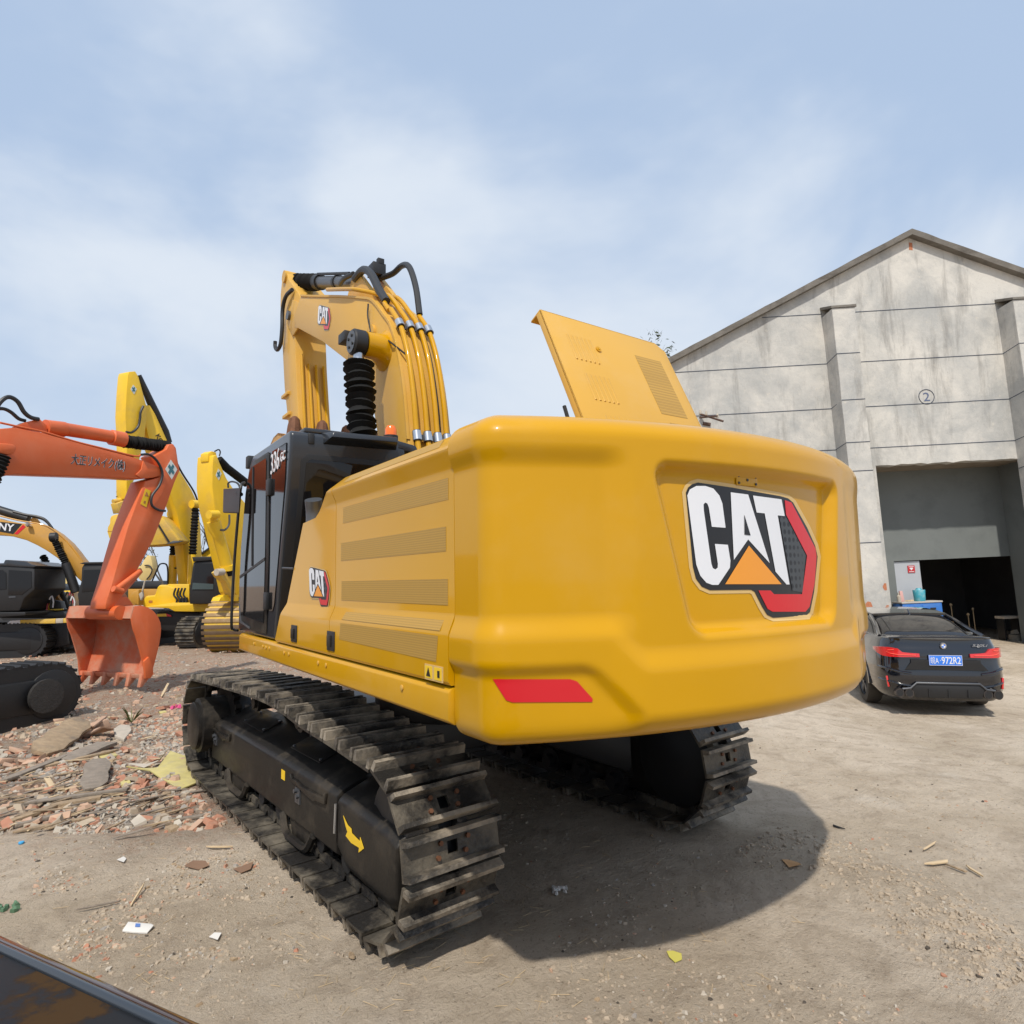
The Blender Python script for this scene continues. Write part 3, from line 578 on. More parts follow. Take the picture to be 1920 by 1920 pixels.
# arm cylinder
a = MB(); a.cyl((-.05, 1.70, 5.61), (-.05, 3.15, 6.20), .085, n=22); AC = up('arm_cylinder', a, GRY)
a = MB(); a.cyl((-.05, 3.10, 6.18), (-.05, 3.30, 6.262), .108, n=22); a.cyl((-.05, 2.35, 5.875), (-.05, 2.42, 5.90), .098, n=22); a.build('cylinder_collar', BLK2, AC)
a = MB(); a.tube([(-.10, 1.85, 5.78), (-.10, 3.1, 6.29)], .020, 8); a.build('cylinder_pipe', BLK2, AC)
a = MB(); bellows(a, (-.05, 3.28, 6.25), (-.05, 4.22, 6.64), .125, 14, wob=.012); a.build('bellows', RUB, AC)
# boom cylinders
for x in (-.62,):
    a = MB(); a.cyl((x, .02, 2.0), (x, .06, 3.2), .095, n=22); bcy = up('boom_cylinder', a, YEL2)
    a = MB(); a.tube([(x-.07, .20, 4.245), (x-.055, .20, 4.245), (x+.05, .20, 4.245), (x+.065, .20, 4.245)], [.115, .128, .128, .115], 28); e_ = a.build('cylinder_eye', BLK2, bcy)
    a = MB(); a.cyl((x-.071, .20, 4.245), (x-.078, .20, 4.245), .108, n=28); a.build('eye_cap', GRY, e_)
    a = MB()
    for q in range(4): a.cyl((x-.078, .20+.06*math.cos(q*1.57+.6), 4.245+.06*math.sin(q*1.57+.6)), (x-.088, .20+.06*math.cos(q*1.57+.6), 4.245+.06*math.sin(q*1.57+.6)), .016, n=8)
    a.build('cap_bolt', BLK2, e_)
    a = MB(); a.cyl((x, .19, 4.15), (x, .185, 4.02), .05, n=16); a.build('piston_rod', CHR, bcy)
    a = MB(); bellows(a, (x, .18, 4.06), (x, .06, 3.15), .148, 13, wob=.006); a.build('bellows', RUB, bcy)
# arm (stick) hanging beyond the boom
ao = [(4.50, 6.50), (4.44, 6.68), (4.28, 6.78), (4.18, 6.76), (4.08, 6.58), (3.55, 6.15), (3.42, 6.02), (3.50, 5.80), (3.69, 5.66), (3.60, 5.05), (3.38, 4.0), (3.20, 3.3), (3.55, 3.2), (3.85, 4.1), (4.16, 4.87), (4.38, 5.81), (4.5, 6.3)]
a = MB(); a.prism([(-.24, y, z) for y, z in ao], Vector((.46, 0, 0))); AR = up('arm', a, YEL2, bevel=.008, sharp=40)
for x in (-.17, -.06, .05, .16):
    a = MB(); lo = Vector((x, 3.30, 3.75)); hi_ = Vector((x, 3.60, 5.12 if x > -.1 else 5.25)); a.tube([lo+Vector((0, -.02, 0)), hi_+Vector((0, -.02, 0))], .022, 8); a.build('rock_guard_bar', YEL, AR)
a = MB(); a.cyl((-.27, 4.24, 6.68), (.25, 4.24, 6.68), .095, n=24); a.build('arm_pin', YEL2, AR)
a = MB(); a.prism([(-.262, 3.35, 5.92), (-.262, 3.75, 6.12), (-.262, 4.02, 5.85), (-.262, 3.72, 5.55), (-.262, 3.36, 5.60)], Vector((.022, 0, 0))); a.build('boom_nose_plate', YEL2, AR, bevel=.004)
a = MB(); a.cyl((-.30, 3.88, 5.92), (-.262, 3.88, 5.92), .07, n=20); a.build('arm_pin', GRY, AR)
a = MB(); a.tube(bez([lh(548, 543, -.28), lh(536, 556, -.3), lh(530, 580, -.3), lh(529, 615, -.3), lh(526, 645, -.3), lh(520, 656, -.3), lh(516, 650, -.3), lh(516, 640, -.3)], 6), .03, 8); a.build('hydraulic_hose', HOSE, AR)
for z_ in (4.75, 4.42):
    a = MB(); a.box((-.22, 3.98+(z_-4.42)*.25, z_), (.10, .34, .05)); a.build('bracket', YEL2, AR, bevel=.004)
# bucket curled behind the cab: only its shell top and teeth rise over the roof
a = MB(); sec_ = []
for k in range(11):
    q = rad(-60+19.3*k); sec_.append((3.85+.75*math.cos(q), 3.35+.75*math.sin(q)))
a.loft([[(x, y, z) for y, z in sec_] + [(x, 3.85+(y-3.85)*.95, 3.35+(z-3.35)*.95) for y, z in sec_[::-1]] for x in (-.42, 1.0)])
BK = up('bucket', a, TAN, bevel=0)
for x in (-.42, .97):
    a = MB(); a.prism([(x, y, z) for y, z in sec_], Vector((.03, 0, 0))); a.build('side_plate', TAN, BK)
a = MB(); a.prism([(-.42, 3.30, 3.86), (-.42, 3.42, 3.98), (-.42, 3.50, 3.96), (-.42, 3.40, 3.84)], Vector((1.42, 0, 0))); a.build('lip', RUST, BK, bevel=.01)
for px, py, hgt in ((553, 781, 26), (605, 789, 22), (651, 798, 20), (700, 806, 12)):
    p = lhy(px, py, 3.35); p2 = lhy(px-3, py+hgt+12, 3.35); d = (p2-p).normalized()
    a = MB(); a.tube([p, p+d*.04, p+d*.14, p2], [.03, .07, .09, .10], 10); a.build('bucket_tooth', RUST, BK)
# ================================================================== GROUND
def gdp(px, py, z=GZ):
    r = ray(px, py); return CP + r*((z-CP.z)/r.z)
RIDGE = [gdp(*p) for p in ((1400,1590),(1500,1590),(1600,1630),(1700,1680),(1780,1740),(1860,1790),(1960,1850))]
def seg_d(p, P):
    best = 9
    for a, b in zip(P, P[1:]):
        ab = (b-a).xy; t = max(0, min(1, (p-a.xy).dot(ab)/ab.length_squared)); best = min(best, (a.xy+ab*t-p).length)
    return best
RA = [gdp(*p) for p in ((-400,1700),(0,1560),(200,1560),(330,1500),(380,1420))]
def rubmask(x, y):
    "1 where the demolition rubble lies (left of and beyond the machine)"
    v = Vector((x, y, 0)) - CP; d = v.dot(HF); l_ = v.dot(HR); n_ = noise.noise(Vector((x*.6, y*.6, 0)))*.9
    far = smst(d + n_, 4.9, 6.2); left = 1-smst(l_/max(.1, d) + n_*.06, -.42, -.30)
    back = smst(d + n_, 8.5, 10.5)*(1-smst(l_/max(.1, d), -.15, .05))
    return max(far*left, back)
def gh(x, y):
    z = .016*noise.noise(Vector((x*.5, y*.5, 3))) + .009*noise.noise(Vector((x*2.1, y*2.1, 5))) + .004*noise.noise(Vector((x*6, y*6, 1)))
    m_ = rubmask(x, y); z += m_*(.07*noise.noise(Vector((x*1.1, y*1.1, 9))) + .07*abs(noise.noise(Vector((x*2.7, y*2.7, 2)))))
    d = seg_d(Vector((x, y)), RIDGE)
    if d < .8: z += (1-smst(d, .08, .42))*(.035+.03*noise.noise(Vector((x*7, y*7, 4))))
    under = 0
    for sx in (-1.27, 1.27): under = max(under, (1-smst(abs(x-sx), .30, .5))*(1-smst(abs(y), 2.3, 2.7)))
    z = z*(1-under) - .006*under
    # ruts left by tyres and tracks on the right
    q = (x*.8-y*.6); z += .006*math.sin(q*22+2*noise.noise(Vector((x, y, 0))))*smst(noise.noise(Vector((x*.4, y*.4, 8))), .0, .3)*(1-m_)
    v_ = Vector((x, y, 0)) - CP; z -= .16*smst(v_.dot(HR), 3.2, 5.6)*smst(v_.dot(HF), 5.5, 9)
    return GZ + z
def axis(lo, hi, st, far):
    a = [lo-far*((k/9)**2.2) for k in range(9, 0, -1)]; n = int((hi-lo)/st); a += [lo+(hi-lo)*k/n for k in range(n+1)]; a += [hi+far*((k/9)**2.2) for k in range(1, 10)]; return a
gx, gy = axis(-11, 12, .085, 500), axis(-6, 14, .085, 500)
g = MB(); rows = []
for y in gy: rows.append([g.bm.verts.new((x, y, gh(x, y) if (-11.1 < x < 12.1 and -6.1 < y < 14.1) else GZ+.02*noise.noise(Vector((x*.3, y*.3, 0))))) for x in gx])
for a, b in zip(rows, rows[1:]):
    for i in range(len(gx)-1): g.bm.faces.new([a[i], a[i+1], b[i+1], b[i]])
GM = bpy.data.materials.new('trodden dirt'); GM.use_nodes = True; n = GM.node_tree.nodes; l = GM.node_tree.links; b = n['Principled BSDF']; setc(b, 'Roughness', .95); setc(b, 'Specular IOR Level', .15)
t = n.new('ShaderNodeTexCoord'); at_ = n.new('ShaderNodeAttribute'); at_.attribute_name = 'rubble'
def nz(sc, det=6, ro=.6, dist=0, vec=None):
    q = n.new('ShaderNodeTexNoise'); setc(q, 'Scale', sc); setc(q, 'Detail', det); setc(q, 'Roughness', ro); setc(q, 'Distortion', dist); l.new(vec or t.outputs['Object'], q.inputs[0]); return q.outputs[0]
def ramp(src, a, b_, c0=0, c1=1):
    q = n.new('ShaderNodeMapRange'); setc(q, 1, a); setc(q, 2, b_); setc(q, 3, c0); setc(q, 4, c1); l.new(src, q.inputs[0]); return q.outputs[0]
def mixc(f, A, B, mode='MIX'):
    q = n.new('ShaderNodeMix'); q.data_type = 'RGBA'; q.blend_type = mode
    if isinstance(f, float): q.inputs[0].default_value = f
    else: l.new(f, q.inputs[0])
    for k, v in ((6, A), (7, B)):
        if isinstance(v, tuple): q.inputs[k].default_value = (*v, 1)
        else: l.new(v, q.inputs[k])
    return q.outputs[2]
def mth(op, a_, b_):
    q = n.new('ShaderNodeMath'); q.operation = op
    for k, v in ((0, a_), (1, b_)):
        if isinstance(v, (int, float)): q.inputs[k].default_value = v
        else: l.new(v, q.inputs[k])
    return q.outputs[0]
c0 = mixc(ramp(nz(.55, 8, .62, .4), .36, .62), (.47, .385, .285), (.61, .515, .405))
c0 = mixc(ramp(nz(3.2, 8, .7, .8), .46, .70, 0, .75), c0, (.33, .26, .19))
c0 = mixc(ramp(nz(1.3, 6, .7), .60, .74, 0, .55), c0, (.60, .54, .46))
c0 = mixc(ramp(nz(38, 4, .7), .58, .70, 0, .7), c0, (.14, .11, .08))
c0 = mixc(ramp(nz(60, 3, .6), .63, .70, 0, .8), c0, (.56, .50, .42))
c1 = mixc(ramp(nz(1.9, 8, .75), .40, .60), (.42, .29, .21), (.44, .36, .275))
c1 = mixc(ramp(nz(9, 8, .8), .50, .62), c1, (.36, .17, .10))
c1 = mixc(ramp(nz(16, 6, .8), .52, .64), c1, (.50, .45, .38))
c1 = mixc(ramp(nz(33, 5, .8), .55, .66, 0, .8), c1, (.15, .11, .08))
cc = mixc(at_.outputs['Fac'], c0, c1); l.new(cc, b.inputs['Base Color'])
mpw = n.new('ShaderNodeMapping'); mpw.inputs['Rotation'].default_value = (0, 0, -.62); mpw.inputs['Scale'].default_value = (3.2, 17, 1); l.new(t.outputs['Object'], mpw.inputs[0])
tr_ = mth('MULTIPLY', nz(1.0, 4, .6, .6, mpw.outputs[0]), ramp(nz(.45, 3), .45, .6, 0, .5))
hh = mth('ADD', mth('ADD', mth('MULTIPLY', nz(7, 10, .72), .9), mth('MULTIPLY', nz(60, 8, .75), .38)), tr_)
wv_ = n.new('ShaderNodeTexWave'); setc(wv_, 'Scale', 2.6); setc(wv_, 'Distortion', 2.2); setc(wv_, 'Detail', 3); mpv = n.new('ShaderNodeMapping'); mpv.inputs['Rotation'].default_value = (0, 0, .9); l.new(t.outputs['Object'], mpv.inputs[0]); l.new(mpv.outputs[0], wv_.inputs[0])
hh = mth('ADD', hh, mth('MULTIPLY', wv_.outputs[1], ramp(nz(.7, 3), .50, .62, 0, .28)))
hh = mth('ADD', hh, mth('MULTIPLY', at_.outputs['Fac'], nz(14, 9, .8)))
bp_ = n.new('ShaderNodeBump'); setc(bp_, 'Strength', 1); setc(bp_, 'Distance', .05); l.new(hh, bp_.inputs['Height']); l.new(bp_.outputs[0], b.inputs['Normal'])
GO = tag(g.build('ground', GM), kind='structure')
ra = GO.data.attributes.new('rubble', 'FLOAT', 'POINT')
for i, v in enumerate(GO.data.vertices): ra.data[i].value = rubmask(v.co.x, v.co.y) if v.co.length < 60 else (1 if v.co.x < 2 else 0)
# ---- scattered stone and brick chips
BR1 = mat('brick red', (.40, .185, .115), .9, var=.3, vs=9, dirt=.75, dcol=(.45,.33,.24), ds=8); BR2 = mat('pale brick', (.47, .31, .215), .9, var=.3, vs=9); ST1 = mat('pale mortar', (.44, .39, .32), .95, var=.25, vs=9)
ST2 = mat('grey stone', (.31, .28, .245), .95, var=.3, vs=9); SOI = mat('soil clod', (.40, .325, .24), .95, var=.3, vs=9); DRK = mat('dark chip', (.08, .065, .05), .9)
WD1 = mat('weathered wood', (.33, .24, .15), .9, var=.45, vs=14, bump=.4, bs=60, dirt=.7, dcol=(.16,.13,.10), ds=6); WD2 = mat('grey wood', (.24, .20, .16), .9, var=.4, vs=14, bump=.4, bs=50); WD3 = mat('fresh wood', (.55, .42, .26), .85, var=.3, vs=12)
CM = [BR1, BR2, ST1, ST2, SOI, DRK, WD1]
def chip(mb, p, s, fl=.5, n=7):
    vs = []; R_ = Matrix.Rotation(random.uniform(0, 6.3), 3, 'Z') @ Matrix.Rotation(random.uniform(-.4, .4), 3, 'X'); e = random.uniform(.5, 1.0)
    top = []; bot = []
    for k in range(5):
        q = 2*math.pi*(k+random.uniform(-.3, .3))/5; r_ = s*random.uniform(.7, 1.15)
        bot.append(mb.bm.verts.new(p + R_ @ Vector((r_*math.cos(q), e*r_*math.sin(q), -s*.3)))); r_ *= random.uniform(.4, .9)
        top.append(mb.bm.verts.new(p + R_ @ Vector((r_*math.cos(q), e*r_*math.sin(q), s*fl*random.uniform(.5, 1)))))
    mb.face(top)
    for k in range(5): mb.face([bot[k], bot[(k+1) % 5], top[(k+1) % 5], top[k]])
def scatter(name, cnt, ux, vy, size, mats_w, fl=.5, mask=None, near=1):
    mb = MB(); c = 0; tries = 0
    while c < cnt and tries < cnt*6:
        tries += 1; u = random.uniform(*ux); v = vy[0]+(vy[1]-vy[0])*random.random()**near; p = gdp(u, v)
        if mask and not mask(p, u, v): continue
        if abs(abs(p.x)-1.27) < .36 and abs(p.y) < 2.5: continue
        mb.mi = random.choices(range(len(CM)), mats_w)[0]; s = random.uniform(*size)*random.choice((.6, .8, 1, 1, 1.5)); p.z = gh(p.x, p.y)+s*.1; chip(mb, p, s, fl); c += 1
    o = mb.build(name, CM, sharp=20); tag(o, kind='stuff'); return o
o = scatter('rubble', 5200, (-160, 560), (1200, 1560), (.014, .055), (18, 28, 16, 8, 28, 3, 6), .45, lambda p, u, v: random.random() < rubmask(p.x, p.y)*(.45+1.1*noise.noise(Vector((p.x*1.3, p.y*1.3, 21))))); o['label'] = 'brick and mortar rubble spread beyond the left track'
o = scatter('gravel', 1700, (-100, 250), (1440, 1565), (.010, .026), (4, 4, 44, 30, 6, 8, 2), .5, lambda p, u, v: noise.noise(Vector((p.x*1.5, p.y*1.5, 7))) > -.15); o['label'] = 'pale gravel among the broken planks'
o = scatter('gravel', 700, (250, 352), (1350, 1430), (.012, .028), (2, 4, 50, 34, 4, 4, 0), .5); o['label'] = 'patch of grey gravel beside the final drive'
o = scatter('soil_clods', 2600, (-60, 1990), (1330, 1960), (.005, .014), (2, 3, 12, 8, 68, 3, 6), .5, lambda p, u, v: rubmask(p.x, p.y) < .5 and noise.noise(Vector((p.x*1.1, p.y*1.1, 5))) > -.05); o['label'] = 'small crumbs of soil and straw on the dirt'
o = scatter('soil_clods', 1500, (1380, 1960), (1540, 1860), (.004, .017), (0, 0, 2, 1, 95, 2, 0), .55, lambda p, u, v: seg_d(p.xy, RIDGE) < .10+.34*random.random()**1.5); o['label'] = 'ridge of churned earth clods behind the right track'
o = scatter('soil_clods', 900, (60, 720), (1590, 1800), (.006, .02), (8, 8, 12, 5, 58, 2, 8), .4, lambda p, u, v: noise.noise(Vector((p.x*1.4, p.y*1.4, 15))) > .0); o['label'] = 'loose crumbs of earth, straw and brick in front of the left track'
# straw bits
mb = MB()
for k in range(420):
    u, v = random.uniform(0, 1500), random.uniform(1560, 1900)
    if noise.noise(Vector((u*.006, v*.012, 1))) < .02: continue
    p = gdp(u, v); p.z = gh(p.x, p.y)+.004; q = random.uniform(0, 6.3); L_ = random.uniform(.012, .05); d = Vector((math.cos(q), math.sin(q), random.uniform(-.1, .2)))*L_; mb.tube([p-d, p+d], .0016, 4)
o = mb.build('straw', WD3); tag(o, 'thin straw bits strewn over the dirt', kind='stuff')
# ---- single pieces on the ground
def on(px, py, dz=0): p = gdp(px, py); p.z = gh(p.x, p.y)+dz; return p
def plank(pa, pb, w, th, m_, label, dz=(0.02, .02), roll=0, nm='plank', grp='broken boards lying in the rubble'):
    a_, b_ = on(*pa), on(*pb); a_.z += dz[0]; b_.z += dz[1]; d = (b_-a_).normalized(); s_ = d.cross(ZZ).normalized(); s_ = Matrix.Rotation(roll, 3, d) @ s_; u_ = s_.cross(d); mb = MB(); n_ = 6; secs = []
    for k in range(n_+1):
        t_ = k/n_; c_ = a_.lerp(b_, t_); ww = w*(.5 if k in (0, n_) and random.random() < .5 else random.uniform(.85, 1.05)); sh = d*random.uniform(-.03, .03)*(k in (0, n_))
        secs.append([c_+s_*ww/2+u_*th/2+sh, c_-s_*ww/2+u_*th/2-sh, c_-s_*ww/2-u_*th/2-sh, c_+s_*ww/2-u_*th/2+sh])
    mb.loft(secs); o_ = mb.build(nm, m_, bevel=.002); tag(o_, label, 'plank', grp); return o_
Z2 = lambda x, y: (x/4, 1080+y/4)
plank(Z2(290, 1390), Z2(620, 1190), .34, .05, WD1, 'widest splintered board propped up on the brick rubble', (.06, .16), .35)
plank(Z2(480, 1420), Z2(800, 1290), .22, .04, WD2, 'grey board lying just behind the widest splintered board', (.03, .06), .1)
plank(Z2(20, 1570), Z2(480, 1400), .10, .03, WD2, 'dark narrow plank leading out of frame below the widest board', (.03, .05))
plank(Z2(150, 1500), Z2(880, 1340), .07, .025, WD1, 'longest thin plank crossing the heap at its middle', (.04, .05))
plank(Z2(690, 1640), Z2(740, 1420), .24, .03, WD2, 'short wide grey board lying end on towards the camera', (.03, .05), .1)
plank(Z2(0, 1890), Z2(440, 1750), .08, .03, WD1, 'pale plank at the near left corner of the heap')
plank(Z2(200, 1740), Z2(960, 1650), .06, .025, WD2, 'long grey lath along the near edge of the heap', (.03, .05))
plank(Z2(380, 1760), Z2(760, 1700), .09, .04, WD1, 'brown plank under the end of the long grey lath')
plank(Z2(940, 1885), Z2(1530, 1815), .05, .02, WD2, 'single thin plank lying alone on bare dirt')
plank(Z2(1180, 1690), Z2(1570, 1605), .035, .015, WD2, 'thin lath lying against the left track shoes')
plank(Z2(330, 1500), Z2(390, 1600), .05, .02, WD3, 'small fresh pale wood offcut in the heap')
plank(Z2(90, 1900), Z2(560, 1800), .06, .03, WD2, 'dark wet plank at the lowest edge of the heap')
plank(Z2(120, 1930), Z2(700, 1830), .05, .02, WD1, 'bark covered slat nearest the foreground car')
plank(Z2(420, 1140), Z2(870, 1060), .07, .03, WD3, 'pale straight batten lying across the brick rubble')
plank(Z2(1210, 910), Z2(1260, 850), .04, .02, WD3, 'short pale stick near the orange bucket teeth', (.02, .10))
plank((1740, 1628), (1778, 1622), .03, .012, WD3, 'short fresh wood chip on the bare dirt at right', nm='wood_chip', grp='wood chips on the dirt at right')
plank((1780, 1629), (1812, 1642), .018, .01, WD1, 'brown splinter beside the fresh wood chip', nm='wood_chip', grp='wood chips on the dirt at right')
plank((1815, 1633), (1842, 1649), .018, .01, WD3, 'thin curved splinter at the far right of the chips', nm='wood_chip', grp='wood chips on the dirt at right')
plank((1732, 1600), (1755, 1586), .016, .008, WD3, 'thin straw stalk above the wood chips', nm='wood_chip', grp='wood chips on the dirt at right')
plank((390, 1593), (430, 1594), .02, .012, WD3, 'small dry stick beside the left track', nm='wood_chip', grp='small sticks beside the left track')
plank((245, 1700), (270, 1668), .012, .01, WD3, 'dry stalk sticking up above the white packet', (.01, .04), nm='wood_chip', grp='small sticks beside the left track')
plank((150, 1712), (225, 1695), .012, .01, WD2, 'long thin twig left of the dry stalk', nm='wood_chip', grp='small sticks beside the left track')
for k, (x, y, s, lab) in enumerate([(200,1135,.10,'rounded brick lump just below the near black crawler track'),(440,1120,.08,'pale brick lump left of the straight batten'),(730,1150,.16,'largest orange brick chunk behind the widest board'),(700,1200,.13,'orange brick chunk under the curved roof tiles'),(1040,1080,.10,'brick piece right of the small green weed'),(1110,1065,.09,'brick piece farthest right along the weed row'),(930,1110,.09,'brick piece left of the small green weed'),(130,1340,.12,'big red brick chunk left of the widest board'),(60,1220,.08,'brick piece at the left edge above the planks'),(60,1330,.07,'brick piece between the left edge and the big red chunk'),(30,1420,.10,'brick chunk at the left edge beside the dark plank'),(860,1090,.07,'small brick behind the pale concrete slab')]):
    mb = MB(); p = on(*Z2(x, y), s*.25); R_ = Matrix.Rotation(random.uniform(0, 3), 3, 'Z') @ Matrix.Rotation(random.uniform(-.35, .35), 3, 'X') @ Matrix.Rotation(random.uniform(-.3, .3), 3, 'Y')
    mb.box(p, (s*random.uniform(1.2, 1.8), s, s*.5), R_)
    for v in mb.bm.verts: v.co += Vector((random.uniform(-1, 1), random.uniform(-1, 1), random.uniform(-1, 1)))*s*.2
    tag(mb.build('broken_brick', random.choice((BR1, BR2)), bevel=s*.06), lab, 'brick', 'broken bricks in the rubble')
mb = MB()
for k in range(420):
    u, v = random.uniform(-60, 400), random.uniform(1290, 1560); p = gdp(u, v)
    if random.random() > rubmask(p.x, p.y) or noise.noise(Vector((p.x*.9, p.y*.9, 33))) < -.05: continue
    s_ = random.uniform(.035, .085); p.z = gh(p.x, p.y)+s_*.15; R_ = Matrix.Rotation(random.uniform(0, 3), 3, 'Z') @ Matrix.Rotation(random.uniform(-.5, .5), 3, 'X') @ Matrix.Rotation(random.uniform(-.4, .4), 3, 'Y'); mb.mi = random.choices((0, 1, 2, 4), (3, 3, 2, 2))[0]; n0 = len(mb.bm.verts)
    mb.box(p, (s_*random.uniform(1, 2), s_*random.uniform(.6, 1), s_*.45), R_); mb.bm.verts.ensure_lookup_table()
    for q in list(mb.bm.verts)[n0:]: q.co += Vector((random.uniform(-1, 1), random.uniform(-1, 1), random.uniform(-1, 1)))*s_*.22
tag(mb.build('rubble', CM, sharp=20), 'larger shattered brick and mortar lumps among the chips', kind='stuff')
mb = MB()
for k in range(190):
    u, v = random.uniform(-60, 330), random.gauss(1495, 40); p = gdp(u, v); p.z = gh(p.x, p.y)+random.uniform(.01, .05); q = random.gauss(.35, .45)+YAW*-1+.6; L_ = random.uniform(.05, .32); d = Vector((math.cos(q), math.sin(q), random.uniform(-.12, .12))); s_ = d.cross(ZZ).normalized(); w_ = random.uniform(.006, .022); mb.mi = random.choice((0, 0, 1, 1, 2))
    mb.loft([[p-d*L_/2+s_*w_*.3, p-d*L_/2-s_*w_*.3, p-d*L_/2-s_*w_*.3-ZZ*.006, p-d*L_/2+s_*w_*.3-ZZ*.006], [p+s_*w_, p-s_*w_, p-s_*w_-ZZ*.01, p+s_*w_-ZZ*.01], [p+d*L_/2+s_*w_*.4, p+d*L_/2-s_*w_*.2, p+d*L_/2-s_*w_*.2-ZZ*.006, p+d*L_/2+s_*w_*.4-ZZ*.006]])
tag(mb.build('wood_splinters', [WD1, WD2, WD3]), 'splintered wood strips scattered through the plank heap', kind='stuff')
for k, (pts, lab) in enumerate((([(640,1190),(760,1110),(800,1120),(700,1200)], 'curved roof tile shard, upper of the two in the rubble'), ([(660,1215),(700,1195),(850,1215),(840,1245),(760,1235)], 'roof tile shard, lower of the two in the rubble'))):
    mb = MB(); mb.prism([on(*Z2(*p), .05+.03*i) for i, p in enumerate(pts)], Vector((.01, .01, -.025))); tag(mb.build('tile_shard', BR2, bevel=.003), lab, 'tile')
mb = MB(); mb.prism([on(*Z2(*p), .05) for p in ((850,1180),(900,1140),(970,1160),(985,1200),(930,1250),(860,1240))], Vector((0, 0, -.05))); tag(mb.build('concrete_slab', ST1, bevel=.01), 'flat pale concrete slab lying beside the roof tile shards', 'concrete')
YB = mat('yellow foam board', (.50, .43, .17), .9, var=.25, vs=10, dirt=.6, dcol=(.38,.33,.22), ds=6)
mb = MB(); mb.prism([on(*Z2(*p), dz) for p, dz in (((945,1450),.03),((1060,1485),.05),((1180,1470),.04),((1275,1400),.10),((1420,1420),.03),((1500,1555),.03),((1350,1622),.02),((1200,1560),.03),((1120,1515),.04))], Vector((0, 0, -.018))); tag(mb.build('foam_board', YB, bevel=.003), 'torn yellow insulation board lying beside the left track', 'board')
mb = MB(); mb.prism([on(*Z2(*p), dz) for p, dz in (((945,1447),.055),((1100,1470),.065),((1200,1440),.08),((1265,1398),.13),((1180,1462),.09),((1080,1490),.07))], Vector((0, 0, -.004))); tag(mb.build('plastic_strip', ST1), 'pale plastic strip peeling off the yellow board', 'strip')
for pts, lab in (([(740,1370),(860,1340),(880,1370),(760,1400)], 'yellow foam scrap on the end of the grey board'), ([(900,1580),(960,1560),(980,1590),(910,1600)], 'yellow foam scrap right of the short wide grey board'), ([(1440,1520),(1500,1500),(1530,1540),(1450,1560)], 'yellow foam crumb against the left track shoes'), ([(1190,1040),(1240,1030),(1250,1050),(1200,1055)], 'small yellow foam scrap near the pink bag')):
    mb = MB(); mb.prism([on(*Z2(*p), .03) for p in pts], Vector((0, 0, -.03))); tag(mb.build('foam_scrap', YB, bevel=.006), lab, 'foam', 'yellow foam scraps')
RC = mat('faded red cloth', (.50, .09, .10), .9, var=.3); PK = mat('pink plastic', (.62, .08, .22), .6)
mb = MB(); secs = []
for k in range(14): p = on(*Z2(120+270*k/13, 575)); w_ = .10+.05*noise.noise(Vector((k*.9, 0, 0))); h_ = .05+.05*abs(noise.noise(Vector((k*.7, 4, 0)))); secs.append([p+HF*w_*3, p+ZZ*h_+HF*.1, p+ZZ*h_*.8-HF*.05, p-HF*w_*3])
mb.loft(secs); tag(mb.build('red_cloth', RC), 'faded red cloth rumpled on the ground before the far tracks', 'cloth')
mb = MB()
for k in range(7): chip(mb, on(330+random.uniform(-12, 18), 1333+random.uniform(-5, 5), .02), .05, 1)
tag(mb.build('pink_bag', PK), 'crumpled pink plastic bag near the far end of the left track', 'bag')
# small weed
WEED = mat('weed green', (.16, .18, .06), .8); mb = MB(); p = on(*Z2(985, 1130))
for k in range(16):
    q = random.uniform(0, 6.3); h_ = random.uniform(.12, .3); d = Vector((math.cos(q), math.sin(q), 0)); s_ = d.cross(ZZ)*.0045; mb.face([mb.bm.verts.new(v) for v in (p-s_+ZZ*.05, p+s_+ZZ*.05, p+d*.07+ZZ*h_*.7+s_, p+d*.15+ZZ*h_, p+d*.07+ZZ*h_*.7-s_)])
tag(mb.build('weed', WEED), 'small green weed growing between the bricks', 'plant')
PAP = mat('crumpled paper', (.66, .64, .60), .8); BLU = mat('blue print', (.1, .2, .5), .6)
mb = MB(); P_ = [on(*p, .012) for p in ((229,1748),(240,1736),(284,1735),(288,1741),(276,1751),(250,1750))]; P_[1].z += .012; P_[3].z += .01; mb.prism(P_, Vector((0, 0, -.01))); pk = tag(mb.build('paper_packet', PAP, bevel=.002), 'flat white paper packet with small blue print on the dirt', 'packet')
mb = MB(); mb.prism([on(*p, .025) for p in ((254,1739),(263,1739),(262,1744),(253,1744))], Vector((0, 0, -.004))); mb.build('print', BLU, pk)
mb = MB()
for k in range(9): chip(mb, on(1050+random.uniform(-12, 12), 1672+random.uniform(-5, 5), .012), .02, .8)
tag(mb.build('crumpled_tissue', PAP), 'crumpled white tissue in the shadow under the counterweight', 'tissue')
mb = MB(); p = on(40, 1581, .01); mb.cyl(p-ZZ*.008, p+ZZ*.008, .02, n=14); tag(mb.build('plastic_disc', mat('sky blue plastic', (.06, .35, .65), .4), bevel=.003), 'small sky blue plastic disc on the dirt at the left edge', 'disc')
mb = MB()
for k in range(14): chip(mb, on(10+random.uniform(-18, 22), 1702+random.uniform(-7, 7), .012), .022, .8)
tag(mb.build('green_netting', mat('green netting', (.10, .19, .11), .9)), 'scrap of dull green netting at the left edge', 'netting')
def leafm(nm, pts, m_, lab, cat):
    mb = MB(); P_ = [on(*p, .008+random.uniform(0, .012)) for p in pts]; mb.prism(P_, Vector((0, 0, -.003))); tag(mb.build(nm, m_), lab, cat)
